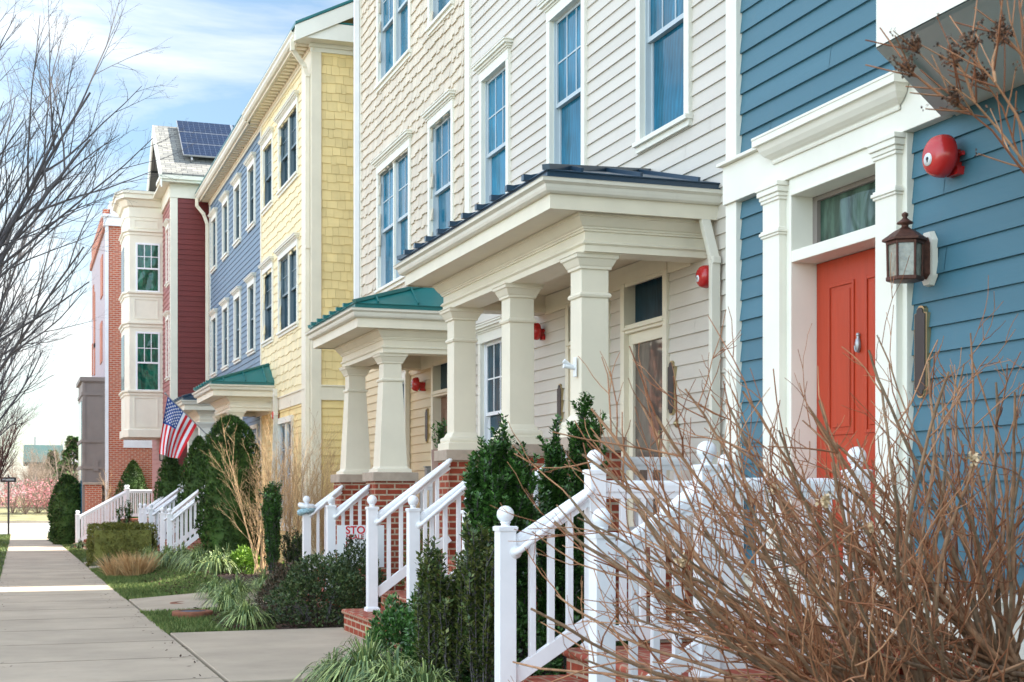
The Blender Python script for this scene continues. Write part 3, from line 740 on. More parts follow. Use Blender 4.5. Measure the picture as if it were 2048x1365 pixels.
# porches 3 (green) and 4 (navy)
pz3 = Zp(417, 768, 3.86)
p3, (xb3, b0, b1, zb3) = porch(ye, DY, 3.86, Yp(417, 3.86), Yp(383, 3.86), pz3, m_green, .75, pz3 + .52, tm=m_trim)
for yy in (b0 + .16, b1 - .16):
    column(ye, xb3 + .14, yy, 1.55, zb3, .26, .25, mat=m_trim); pier(ye, xb3 + .14, yy, -.3, 1.55, .21)
downspout(p3, [(DY-.12, Yp(552, DY-.1), pz3-.12), (DY-.12, Yp(552, DY-.1), pz3-.25), (DY-.09, Yp(553, DY-.1)+.15, pz3-.65), (DY-.09, Yp(553, DY)+.15, .1)], .09, .07)
p4, (xb4, b0, b1, zb4) = porch(bb, DY, 3.86, Yp(361, 3.86), Yp(361, 3.86) + 3.4, Zp(361, 800, 3.86), m_navy, .75, Zp(361, 800, 3.86) + .5, tm=m_trim)
for yy in (b0 + .16, b1 - .16):
    column(bb, xb4 + .14, yy, 1.55, zb4, .30, .28, mat=m_wtrim); pier(bb, xb4 + .14, yy, -.3, 1.55, .21)
for par, a in ((ye, b0 - 3.0), (bb, b0 + 1.1)):
    entry(par, W, a - .45, a + .45, .55, 2.6, 3.05, False, m_brown)
# ================================================================ 6 red house with bay
yr = y1 + .35
XR = Xp(343, yr); Wr = Wall('x', XR); Wn = Wall('y', yr)
rh = thing('red_house', 'dark red clapboard house with white two storey bay and steep shingled gable', 'house', (XR, yr + 2.5, grade(44)))
yN = Yp(327, XR); yF = yr + 6.2; zt = Zp(350, 396, XR + .1)
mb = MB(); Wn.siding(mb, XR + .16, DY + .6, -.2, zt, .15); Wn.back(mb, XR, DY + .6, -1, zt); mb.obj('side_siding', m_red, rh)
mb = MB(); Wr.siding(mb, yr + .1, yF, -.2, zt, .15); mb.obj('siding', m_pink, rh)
body(rh, XR + .03, XR + 10, yr + .02, yF, zt + .4, m_red)
mb = MB()
Wn.box(mb, XR - .03, XR + .17, -.2, zt, -.02, .03); Wr.box(mb, yr + .001, yr + .13, -.2, zt - .002, -.02, .034)
Wn.box(mb, XR - .04, XR + 8, zt, zt + .40, -.02, .05); Wr.box(mb, yr + .001, yF, zt + .002, zt + .398, -.02, .06)
mb.box(XR - .32, XR + 8, yr - .30, yr, zt + .40, zt + .47); mb.box(XR - .36, XR + 8, yr - .36, yr + .1, zt + .47, zt + .58)
mb.box(XR - .32, XR - .001, yr + .001, yF + .1, zt + .402, zt + .468)
mb.box(XR - .36, XR - .0, yr + .101, yr + .9, zt + .471, zt + .578)
mb.obj('cornice', m_cream, rh)
ym = yr + 2.3; rise = 2.0; ze = zt + .58                  # steep gable facing the street
mb = MB()
for sgn in (1, -1):
    yE = ym - sgn * 2.65
    mb.hexa([(XR-.30,yE,ze),(XR+9,yE,ze),(XR+9,ym,ze+rise),(XR-.30,ym,ze+rise),(XR-.30,yE,ze+.06),(XR+9,yE,ze+.06),(XR+9,ym,ze+rise+.06),(XR-.30,ym,ze+rise+.06)])
mb.obj('roof', m_shroof, rh)
mb = MB()
for sgn in (1, -1):
    yE = ym - sgn * 2.65
    mb.hexa([(XR-.34,yE,ze-.36),(XR-.30,yE,ze-.36),(XR-.30,ym,ze+rise-.36),(XR-.34,ym,ze+rise-.36),(XR-.34,yE,ze+.05),(XR-.30,yE,ze+.05),(XR-.30,ym,ze+rise+.05),(XR-.34,ym,ze+rise+.05)])
mb.obj('rake_board', m_wtrim, rh)
mb = MB(); mb.poly((XR-.02,ym-2.35,ze),(XR-.02,ym+2.35,ze),(XR-.02,ym,ze+rise-.2)); mb.obj('gable_wall', m_pbrick, rh)
# narrow windows on the strip of street front
for z0, z1 in ((Zp(331, 760, XR), Zp(331, 648, XR)), (Zp(331, 575, XR), Zp(331, 470, XR))):
    a = (yr + yN) / 2; window(rh, Wr, yr + .55, yr + 1.2, z0, z1, glass=m_dglass, sm=m_sashd, depth=.02, trim=.10)
# bay
yB0 = yN + .15; XB = Xp(259, yB0); yB1 = yB0 + 2.2
zb0 = Zp(290, 876, XB + .5); 
mb = MB()
def bring(o, z): return [(XR, yB0 - o, z), (XB - o*.7, yB0 - o, z), (XB - .12 - o, yB0 + .35 - o*.4, z), (XB - .12 - o, yB1 - .35 + o*.4, z), (XB - o*.7, yB1 + o, z), (XR, yB1 + o, z)]
def bband(mb, prof):
    for (o0, z0), (o1, z1) in zip(prof, prof[1:]):
        a, b = bring(o0, z0), bring(o1, z1)
        for i in range(5): mb.poly(a[i], a[i+1], b[i+1], b[i])
zs_ = [Zp(290, y, XB + .5) for y in (785, 650, 612, 470, 420, 398)]
ztop = zt + .40
bband(mb, [(0, zb0), (0, ztop)]); mb.poly(*bring(0, zb0))
bband(mb, [(0, zb0), (.05, zb0), (.05, zb0+.22), (.0, zb0+.25)])
for zc in (Zp(290, 787, XB+.5), Zp(290, 652, XB+.5), Zp(290, 592, XB+.5), Zp(290, 470, XB+.5)):
    bband(mb, [(0, zc-.10), (.03, zc-.10), (.03, zc-.03), (.08, zc), (.08, zc+.05), (.02, zc+.06), (0, zc+.06)])
bband(mb, [(0, ztop-.55), (.02, ztop-.55), (.02, ztop-.25), (.08, ztop-.22), (.16, ztop-.05), (.26, ztop-.02), (.26, ztop+.10), (.30, ztop+.12), (.30, ztop+.20), (0, ztop+.24)])
mb.poly(*bring(.3, ztop+.21))
Wb = Wall('y', yB0)
x0, x1 = XB + .12, XR - .14
for za, zc in ((zb0+.30, Zp(290,787,XB+.5)-.14), (Zp(290,652,XB+.5)+.02, 0), (Zp(290,470,XB+.5)+.10, ztop-.60)):
    if zc <= 0: za, zc = Zp(290,650,XB+.5)+.12, Zp(290,592,XB+.5)-.14
    for p in (('h', za), ('h', zc-.05)): Wb.box(mb, x0, x1, p[1], p[1]+.05, -.01, .018)
    for xx in (x0, x1-.05): Wb.box(mb, xx, xx+.05, za+.05, zc-.05, -.01, .016)
bay = mb.obj('bay', m_cream, rh)
for za, zc in ((Zp(295, 778, XB+.5), Zp(295, 665, XB+.5)), (Zp(295, 578, XB+.5), Zp(295, 486, XB+.5))):
    xa, xb_ = Xp(275, yB0), Xp(316, yB0)
    mb = MB(); t = .055
    for (p, q, r, s) in ((xa-t,xa,za-t,zc+t),(xb_,xb_+t,za-t,zc+t),(xa,xb_,zc,zc+t),(xa,xb_,za-t,za)): Wb.box(mb, p, q, r, s, -.01, .03)
    zm = za + (zc-za)*.48; Wb.box(mb, xa, xb_, zm-.025, zm+.025, -.01, .026)
    for i in (1, 2): x = xa + (xb_-xa)*i/3; Wb.box(mb, x-.011, x+.011, zm+.025, zc, -.01, .02)
    z = (zm+zc)/2; Wb.box(mb, xa, xb_, z-.011, z+.011, -.01, .019)
    w = mb.obj('bay_window', m_vinyl, bay)
    g = MB(); Wb.quad(g, xa, xb_, za, zc, .008); g.obj('pane', m_gglass, bay)
    g = MB(); Wq = Wall('x', XB - .12); Wq.box(g, yB0 + .5, yB1 - .5, za, zc, -.02, .012); g.obj('front_pane', m_dglass, bay)
# ground floor entrance of the red house
mb = MB(); Wr.box(mb, yr + .6, yr + 1.6, .4, 2.7, -.02, .06); Wr.box(mb, yr + .2, yr + .4, -.2, 3.1, 0, .05); Wr.box(mb, yr + 1.7, yr + 1.9, -.2, 3.1, 0, .05); mb.obj('door_frame', m_wtrim, rh)
mb = MB(); Wr.box(mb, yr + .7, yr + 1.5, .4, 2.55, .0, .066); mb.obj('door', m_black, rh)
# solar panels resting on the near roof slope
sp = []
dy, dz = 2.65, rise; L = math.hypot(dy, dz); uy, uz = dy/L, dz/L; ny, nz = -uz, uy
def rp(x, s, h): return (x, ym-2.65 + uy*s + ny*h, ze + .06 + uz*s + nz*h)
for r_ in range(3):
    for c_ in range(3):
        s0 = .88 + r_*.83; x0 = XR + .36 + c_*1.68
        loc = rp(x0, s0, .16)
        o = thing('solar_panel', ['bottom','middle','top'][r_] + ' row solar panel, ' + ['nearest the gable edge','second from the gable edge','third from the gable edge'][c_] + ' on red house roof', 'solar panel', loc, 'solar panels on the red house roof')
        mb = MB(); h = .16
        mb.hexa([rp(x0,s0,h),rp(x0+1.65,s0,h),rp(x0+1.65,s0+.81,h),rp(x0,s0+.81,h),rp(x0,s0,h+.04),rp(x0+1.65,s0,h+.04),rp(x0+1.65,s0+.81,h+.04),rp(x0,s0+.81,h+.04)])
        mb.obj('frame', m_steel, o)
        mb = MB()
        for i in range(10):
            for j in range(5):
                a, b, c, d = x0+.02+i*.161, x0+.02+i*.161+.155, s0+.02+j*.16, s0+.02+j*.16+.154
                mb.poly(rp(a,c,h+.043),rp(b,c,h+.043),rp(b,d,h+.043),rp(a,d,h+.043))
        mb.obj('cells', m_solar, o)
        mb = MB()
        for a in (x0+.25, x0+1.3): mb.beam(rp(a,s0-.10,.06), rp(a,s0+.15,.14), .05, .10)
        mb.obj('bracket', m_steel, o)
# ================================================================ 7 brick building, 8 distant houses
XK = 3.07; yK = Yp(213, XK); Wk = Wall('x', XK); Wn = Wall('y', yK)
bk = thing('brick_building', 'tall brick building beyond the bay with lavender grey street front and taupe box', 'building', (XK, yK + 5, grade(60)))
yE = Yp(183, XK); zk = Zp(213, 452, XK)
bo = [(Xp(247, yK), Xp(254.5, yK), Zp(250, 758, 4.2), Zp(250, 640, 4.2)), (Xp(247, yK), Xp(300, yK), Zp(250, 893, 4.2), Zp(250, 785, 4.2))]
mb = MB(); Wn.back(mb, XK, XK + 9, -1.5, zk, bo); mb.obj('side_wall', m_obrick, bk)
mb = MB(); mb.box(XK + .10, XK + 9, yK + .35, yE, -1.5, zk + .1); mb.obj('shell', m_taupe, bk)
mb = MB(); Wk.back(mb, yK, yE, -1.5, zk + .0); mb.obj('street_wall', m_pbrick, bk)
mb = MB()
for px0, px1, ya_, yb_ in ((186.5,188.5,575,640),(188,190.5,590,700),(202,206,520,600),(201,205,650,730),(184.5,186,690,752),(188.5,190.5,690,752)):
    a0, a1 = Yp(px1, XK), Yp(px0, XK); Wk.box(mb, a0, a1, Zp(px0, yb_, XK), Zp(px0, ya_, XK), -.05, .03)
mb.obj('brick_panel', m_obrick, bk)
mb = MB(); mb.box(XK - .10, XK + 9, yK - .10, yK + .25, zk, zk + .32); mb.box(XK - .16, XK + 9, yK - .16, yK + .25, zk + .32, zk + .42)
mb.box(XK - .05, XK + .07, yK - .03, yK + .05, -1, zk)
mb.box(XK + .22, XK + .9, yK + 2.0, yK + 3, zk, zk + 1.3)
mb.obj('white_cornice', m_vinyl, bk)
mb = MB(); mb.box(XK - .08, XK + .2, yK + .3, yE, zk - .0, zk + .25); mb.box(XK+.0, XK+.25, yK + 2.0, yE, zk + .25, zk + 1.0); mb.obj('parapet', m_obrick, bk)
mb = MB(); z_ = bo[1]
Wn.quad(mb, bo[0][0], bo[0][1], bo[0][2], bo[0][3], -.3)
mb.obj('dark_window', m_dglass, bk)
mb = MB(); Wn.siding(mb, bo[1][0], bo[1][1] + 3, bo[1][2], bo[1][3], .15, proud=.02); mb.obj('recess_siding', M('maroon siding', (.05,.012,.012)), bk)
mb = MB(); Wn.box(mb, bo[1][0], bo[1][1] + 3, bo[1][2] - .28, bo[1][2], -.02, .05); mb.obj('white_band', m_vinyl, bk)
mb = MB(); Wn.box(mb, bo[0][0]-.02, bo[0][1]+.02, bo[0][2]-.1, bo[0][2], -.02, .06); mb.obj('window_sill', m_vinyl, bk)
# taupe box on the street front
y5 = yK + .55; xT = Xp(165, y5); zT = Zp(165, 757, xT); yT1 = Yp(157, xT)
mb = MB(); mb.box(xT, XK - .002, y5, yT1, -1.5, zT)
Wt = Wall('y', y5); Wq = Wall('x', xT)
for lo, hi, o in ((zT-.10,zT+.05,.09),(zT-.14,zT-.10,.05),(zT-.62,zT-.5,.04)): Wt.box(mb, xT - o, XK, lo, hi, -.01, o)
for lo, hi, o in ((zT-.10,zT+.05,.09),(zT-.62,zT-.5,.04)): Wq.box(mb, y5, yT1, lo, hi, -.01, o)
for px in (165, 205): pass
for z in (Zp(165, 882, xT), Zp(165, 935, xT)): Wt.box(mb, xT - .05, XK, z - .06, z + .06, -.01, .05); Wq.box(mb, y5, yT1, z - .06, z + .06, -.01, .05)
Wt.box(mb, xT, xT + .10, -1, zT - .14, -.01, .03); Wt.box(mb, XK - .12, XK, -1, zT - .14, -.01, .03)
mb.obj('taupe_box', m_taupe, bk)
mb = MB(); Wq.box(mb, y5 + .5, yT1 - .5, .5, zT - .8, -.01, .02); mb.obj('box_glazing', m_glass, bk)
mb = MB(); Wt.box(mb, Xp(187, y5), Xp(197, y5), Zp(190, 943, 2.7), Zp(190, 920, 2.7), -.01, .06); mb.obj('vent_box', m_taupe, bk)
# ================================================================ brick row across the street (seen only in the reflections)
for i, (ya, yb_) in enumerate(((22, 40), (40.5, 58), (58.5, 78))):
    XO = -17.0
    o = thing('brick_rowhouse', 'red brick row house across the street, mirrored in the storm door glass', 'house', (XO, (ya+yb_)/2, 0), 'brick row houses across the street')
    mb = MB(); mb.box(XO-9, XO, ya, yb_, -1.5, 8.6); mb.obj('walls', m_obrick, o)
    mb = MB(); mb.box(XO-9, XO+.25, ya, yb_, 8.6, 9.1); mb.box(XO-9, XO+.08, ya, yb_, 3.4, 3.6); mb.obj('cornice', m_wtrim, o)
    for j in range(5):
        yy = ya + 1.6 + j*(yb_-ya-3.2)/4
        for z0, z1 in ((.9, 2.9), (4.3, 6.2), (6.7, 8.2)):
            mb = MB(); mb.box(XO-.05, XO+.05, yy-.55, yy+.55, z0-.12, z1+.12); w_ = mb.obj('window', m_wtrim, o)
            mb = MB(); mb.box(XO, XO+.055, yy-.42, yy+.42, z0, z1); mb.obj('pane', m_dglass, w_)
CLOUD = (6.15, 6.15, 6.0); EXPO = 1.75
# ================================================================ ground, pavements, road
def sheet(name, xs, ys, zf, mat, kind='structure'):
    vs = [(x, y, zf(x, y)) for y in ys for x in xs]; n = len(xs)
    fs = [(j*n+i, j*n+i+1, (j+1)*n+i+1, (j+1)*n+i) for j in range(len(ys)-1) for i in range(n-1)]
    mb = MB(); mb.add(vs, fs, True); return tag(mb.obj(name, mat), kind=kind)
fr = lambda a, b, n: [a + (b-a)*i/n for i in range(n+1)]
xs = [-400,-120,-60,-30,-15,-8] + fr(-4, 8, 48) + [12,20,40,120,400]
ys = [-60,-30,-15,-5] + fr(0, 64, 128) + fr(66, 130, 16) + [150,200,300,600,1500]
sheet('ground', xs, ys, lambda x, y: gz(x, y) + (.02*noise.noise((x*1.1, y*1.1, 0)) if 1.6 < x < 8 and 0 < y < 64 else 0), m_lawn)
def edge(y): return 2.35 + .18*math.sin(y*1.3) + .12*math.sin(y*3.1+1)
def bed(name, y0, y1, xl, xr):
    ys_ = fr(y0, y1, max(4, int((y1-y0)*3)))
    n = 10; vs = []; fs = []
    for y in ys_:
        a = xl(y) if callable(xl) else xl
        for i in range(n+1):
            x = a + (xr-a)*i/n; vs.append((x, y, gz(x,y) + .03 + .02*noise.noise((x*2.2,y*2.2,3)) - (.035 if i == 0 else 0)))
    for j in range(len(ys_)-1):
        for i in range(n): fs.append((j*(n+1)+i, j*(n+1)+i+1, (j+1)*(n+1)+i+1, (j+1)*(n+1)+i))
    mb = MB(); mb.add(vs, fs, True); tag(mb.obj(name, m_mulch), kind='structure')
bed('planting_bed', 2, 11.25, lambda y: 1.95 + .1*math.sin(y*2), 5.8)
bed('planting_bed', 15.95, 19.25, lambda y: edge(y) - .1, 5.8)
bed('planting_bed', 22.05, 33, lambda y: edge(y) + .75*sstep(22, 24, y)*(1-sstep(27.5, 29.5, y)), 5.4)
bed('planting_bed', 33, 50, lambda y: 1.75 + .1*math.sin(y), 5.4)
mb = MB(); y = 3.0; i = 0
while y < 75.5:                                       # sidewalk slabs
    L = 1.72; g = .013
    mb.hexa([(-.32,y+g,grade(y)-.15),(1.54,y+g,grade(y)-.15),(1.54,y+L-g,grade(y+L)-.15),(-.32,y+L-g,grade(y+L)-.15),
             (-.32,y+g,grade(y)+.03),(1.54,y+g,grade(y)+.03),(1.54,y+L-g,grade(y+L)+.03),(-.32,y+L-g,grade(y+L)+.03)])
    jx = [-.32 + 1.86*q/14 for q in range(15)]; jy = [y + R.uniform(-.006,.006) for q in jx]; w_ = R.uniform(.004,.008); mb.mi = 1
    for q in range(14): mb.poly((jx[q],jy[q]-w_,grade(jy[q])+.0325),(jx[q+1],jy[q+1]-w_,grade(jy[q])+.0325),(jx[q+1],jy[q+1]+w_,grade(jy[q])+.0325),(jx[q],jy[q]+w_,grade(jy[q])+.0325))
    mb.mi = 0; y += L
tag(mb.obj('sidewalk', [m_concrete, M('joint dirt', (.21,.175,.135), rough=1, var=.5, vs=6)]), kind='structure')
def walk(x0, x1, ya, yb_, dz=.035, n=1):
    mb = MB()
    for i in range(n):
        a, b = x0 + (x1-x0)*i/n + .004, x0 + (x1-x0)*(i+1)/n - .004
        mb.hexa([(a,ya,-.9),(b,ya,-.9),(b,yb_,-.9),(a,yb_,-.9),(a,ya,gz(a,ya)+dz),(b,ya,gz(b,ya)+dz),(b,yb_,gz(b,yb_)+dz),(a,yb_,gz(a,yb_)+dz)])
    tag(mb.obj('path', m_concrete, bevel=.008), kind='structure')
walk(1.572, 3.5, 11.3, 15.9); walk(1.572, 4.0, 19.35, 22.0); walk(1.572, 3.4, 33.6, 34.6); walk(1.572, 3.4, 36.6, 37.4); walk(1.572, 2.2, 50.6, 52.4)
walk(1.572, 2.85, 6.7, 8.4)
mb = MB(); mb.poly(*[(x, y, grade(y)-.10) for x, y in ((-2.3,-15),(-2.15,-15),(-2.15,75),(-2.3,75))]); 
mb.hexa([(-2.3,-15,-.9),(-2.12,-15,-.9),(-2.12,75,-1),(-2.3,75,-1),(-2.3,-15,grade(-15)+.02),(-2.12,-15,grade(-15)+.02),(-2.12,75,grade(75)+.02),(-2.3,75,grade(75)+.02)])
tag(mb.obj('kerb', m_concrete), kind='structure')
sheet('street', [-10.5,-2.3], fr(-15, 75, 45), lambda x, y: grade(y) + .012, m_asph)
zfar = grade(80)
sheet('cross_road', [-80,-20,0,20,80], [75.6,90,104], lambda x, y: zfar + .012, m_road)
mb = MB(); mb.box(-80, 80, 104.0, 104.25, -2, zfar + .16); tag(mb.obj('kerb', m_concrete), kind='structure')
sheet('verge', fr(-80, 80, 40), fr(104.25, 135, 20), lambda x, y: zfar + .13 + .05*(y-104) + .08*noise.noise((x*.3,y*.3,1)), M('dry verge', (.22,.19,.09), rough=.95, var=.4, vs=.6, alt=(.2,.2,.1)))
# ================================================================ stoops and railings
def newel(par, x, y, z0, h=1.13, w=.108, ball=.054):
    mb = MB(); a = w/2
    mb.sqlathe(x, y, [(a+.018,z0),(a+.018,z0+.03),(a,z0+.05),(a,z0+h-.03),(a+.008,z0+h-.03),(a+.010,z0+h-.006),(a,z0+h)])
    mb.lathe((x,y,z0+h), [(.030,-.002),(.026,.012),(.034,.02),(.03,.03)], 12)
    mb.sphere((x,y,z0+h+.026+ball*.86), ball, 10)
    return mb.obj('newel_post', m_vinyl, par, bevel=.003)
def baluster(par, x, y, z0, z1, w=.04):
    mb = MB(); a = w/2; mb.box(x-a, x+a, y-a, y+a, z0, z1); return mb.obj('baluster', m_vinyl, par, bevel=.003)
def rail_run(par, p0, p1, z0, z1, sp=.137, tube=0, top=1.02, bot=.17, mat=None):
    """a run of railing from p0=(x,y) on level z0 to p1 on level z1: top rail and bottom rail in one mesh, each baluster a part of it"""
    mb = MB(); A = Vector((*p0, z0)); B = Vector((*p1, z1)); u = Vector((0,0,1)); d = (B-A)
    mb.beam(A+u*(top-.075), B+u*(top-.075), .042, .05)
    mb.beam(A+u*(top-.035), B+u*(top-.035), .062, .045)
    mb.tube([A+u*(top-.012), B+u*(top-.012)], .029, 10)
    o = mb.obj('railing', m_vinyl, par, bevel=.003)
    mb = MB(); mb.beam(A+u*bot, B+u*bot, .045, .095); mb.obj('bottom_rail', m_vinyl, o, bevel=.003)
    L = math.hypot(d.x, d.y); n = max(1, int(round(L/sp)) - 1)
    for i in range(1, n+1):
        t = i/(n+1); q = A + d*t
        baluster(o, q.x, q.y, q.z + bot + .03, q.z + top - .09)
    if tube:                                          # graspable handrail standing off the inner face, with returns
        s = Vector((0, tube, 0)); dn = d.normalized(); h = MB()
        P0 = A + u*(top-.075) + s; P1 = B + u*(top+.0) + s
        du = (P1-P0).normalized(); h.tube([P0-s*.75, P0-s*.25, P0+du*.025-s*.05, P0+du*.06, P1-du*.06, P1-du*.025-s*.05, P1-s*.25, P1-s*.75], .021, 10)
        h.lathe(P0-s*.36, [(0,.0),(.04,0),(.04,.012),(.0,.012)], 14, 'y')
        h.obj('handrail', m_vinyl, o)
    return o
def steps(par, xs_, zs_, y0, y1, x_end, zg):
    """bullnosed brick treads; xs_ = riser positions, zs_ = tread heights"""
    mb = MB(); t = MB()
    for i, (x, z) in enumerate(zip(xs_, zs_)):
        mb.box(x + .02, x_end, y0 + .0015*i, y1 - .0015*i, zg, z - .055)
        xe = xs_[i+1] + .02 if i + 1 < len(xs_) else x_end
        t.box(x + .02, xe, y0 - .02, y1 + .02, z - .054, z)
        t.tube([(x+.02, y0-.02, z-.027), (x+.02, y1+.02, z-.027)], .027, 8)
    o = mb.obj('brick_steps', m_brick, par); t.obj('tread', m_paver, par)
    return o
# --- stoop of the blue house
XA, XBB, ya_, yc_ = 2.85, 3.45, 8.32, 6.78
st = thing('brick_stoop', 'low brick stoop with white ball topped railings under the red door', 'stoop', (3.4, 7.5, grade(7.5)))
steps(st, [2.70, 3.00, 3.29], [.177, .35, .52], yc_ - .14, ya_ + .14, 4.42, -.3)
mb = MB(); mb.box(4.10, 4.40, d0 - .25, d1 + .2, .50, .655); mb.obj('door_step', m_brick, st)
mb = MB(); mb.box(4.08, 4.42, d0 - .27, d1 + .22, .656, .71); mb.obj('tread', m_paver, st)
for y, tb in ((ya_, -.085), (yc_, .085)):
    newel(st, XA, y, .177); newel(st, XBB, y, .52, h=1.14); newel(st, 4.37, y, .52, h=1.12)
    rail_run(st, (XA+.05, y), (XBB-.05, y), .20, .51, tube=tb)
    rail_run(st, (XBB+.055, y), (4.32, y), .52, .52, top=1.055, bot=.10)
# --- double stoop of the beige house
st = thing('brick_stoop', 'wide brick stoop with three white railings up to the three square columns', 'stoop', (3.9, 13.3, grade(13)))
steps(st, [3.38, 3.80, 4.07, 4.34, 4.62], [.24, .43, .62, .81, 1.0], 11.25, 15.42, 5.74, -.5)
for y in (11.53, 13.36, 15.06):
    newel(st, 3.63, y, .24); rail_run(st, (3.68, y), (4.50, y), .26, .86, tube=-.085 if y > 12 else 0)
rail_run(st, (4.92, 11.53), (5.70, 11.53), 1.0, 1.0, top=.82); rail_run(st, (4.92, 15.3), (5.70, 15.3), 1.0, 1.0, top=.82)
# --- stoop of the shingle house
st = thing('brick_stoop', 'brick stoop with white railings rising to the two tapered columns', 'stoop', (4.1, 19.6, grade(19)))
steps(st, [3.74, 4.16, 4.42, 4.68], [.23, .43, .63, .84], 18.4, 20.8, 5.74, -.5)
post3 = None
for y, px in ((18.72, 0), (20.4, 1)):
    newel(st, 3.95, y, .23); rail_run(st, (4.0, y), (4.46, y), .26, .60, tube=-.085, sp=.12)
rail_run(st, (4.9, 18.6), (5.7, 18.6), .84, .84, top=.82)
# --- far stoops
st = thing('brick_stoop', 'brick stoop with white railings leading to the green roofed porch of the yellow house', 'stoop', (3.6, 32, gz(3.6, 32)))
ya4, yb4 = Yp(339, 3.12), Yp(325, 3.12)
steps(st, [2.95, 3.3, 3.6, 3.9, 4.2], [.05, .25, .45, .65, .85], ya4 - .1, yb4 + .1, 5.25, -.6)
for y in (ya4, yb4): newel(st, 3.12, y, -.03, h=1.12); rail_run(st, (3.17, y), (4.25, y), .0, .84, sp=.098, tube=-.085)
st = thing('brick_stoop', 'brick stoop with white railings beside the clipped box hedge', 'stoop', (3.6, 37, gz(3.6, 37)))
ys5 = [Yp(302, 3.12), Yp(290, 3.12), Yp(281, 3.12)]
steps(st, [2.95, 3.3, 3.6, 3.9, 4.2], [.05, .25, .45, .65, .85], ys5[0] - .1, ys5[2] + .1, 5.25, -.6)
for y in ys5: newel(st, 3.12, y, .03, h=1.12); rail_run(st, (3.17, y), (4.25, y), .06, .84, sp=.098, tube=-.085)
st = thing('brick_stoop', 'farthest brick stoop, its white railing starting next to the sidewalk', 'stoop', (2.6, 51.6, grade(52)))
steps(st, [1.85, 2.15, 2.45, 2.75, 3.05, 3.35], [-.2, -.03, .14, .31, .48, .66], 50.9, 52.2, 5.0, -1)
for y in (51.0, 52.1):
    newel(st, 1.97, y, -.30); newel(st, 3.62, y, .62, h=1.1)
    rail_run(st, (2.02, y), (3.57, y), -.27, .60, sp=.105)
newel(st, 4.65, 51.0, .62, h=1.1); rail_run(st, (3.67, 51.0), (4.6, 51.0), .62, .62, top=1.04); newel(st, 4.85, 52.1, .62, h=1.1); rail_run(st, (3.67, 52.1), (4.8, 52.1), .62, .62, top=1.04)
# ================================================================ fittings on the walls
def bell(W, a, z, r, label, off=.06, bracket=True):
    o = thing('alarm_bell', label, 'bell', W.P(a, z, 0), 'red alarm bells on the house fronts')
    c = W.P(a, z, 0); sg = -1
    prof = [(r*.93, -off-.005), (r, -off-.012), (r*1.0, -off-.03), (r*.96, -off-.055), (r*.86, -off-.078), (r*.66, -off-.094), (r*.35, -off-.101), (.0, -off-.103)]
    mb = MB(); mb.lathe(c, prof, 36, 'x'); mb.obj('gong', m_bell, o)
    mb = MB(); W.box(mb, a-.045, a+.045, z-.07, z+.03, -.005, off+.0); W.box(mb, a-.07, a+.02, z-.10, z-.06, -.005, off-.015); mb.tube([W.P(a-.07,z,.03), W.P(a-.095,z,.03)], .012, 8)
    mb.obj('bracket', m_bell, o)
    mb = MB(); lz = z - r*.18; la = a + .012
    mb.lathe(W.P(la, lz, 0), [(r*.30, -off-.099), (r*.30,-off-.104), (0,-off-.106)], 20, 'x'); d = mb.obj('label_disc', m_white, o)
    mb = MB(); mb.lathe(W.P(la, lz+r*.03, 0), [(r*.09,-off-.105),(r*.09,-off-.1075),(0,-off-.108)], 12, 'x'); W.box(mb, la-.004, la+.004, lz-r*.14, lz+r*.02, off+.1, off+.107); mb.obj('keyhole', m_black, d)
    return o
Wb_ = Wall('x', DB); Wg_ = Wall('x', DG); Wy_ = Wall('x', DY)
bell(Wb_, Yp(1886, 4.42), Zp(1880, 309, 4.38), .108, 'large red alarm bell on blue siding above the wall lantern')
bell(Wg_, Yp(1411, 5.66), Zp(1410, 551, 5.62), .10, 'red alarm bell beside the downspout under the long porch')
bell(Wg_, Yp(1073, 5.66), Zp(1073, 661, 5.62), .10, 'red alarm bell mostly hidden behind the middle square column')
bell(Wg_, Yp(843, 5.70), Zp(830, 769, 5.60), .105, 'red alarm bell beside the door of the green roofed porch', off=.10)
bell(Wy_, Yp(549, 5.2), Zp(549, 831, 5.2), .10, 'red alarm bell on the yellow wall behind the tan twigs')
bell(Wr, yr + .5, Zp(316, 905, XR), .10, 'small distant red alarm bell above the black lantern')
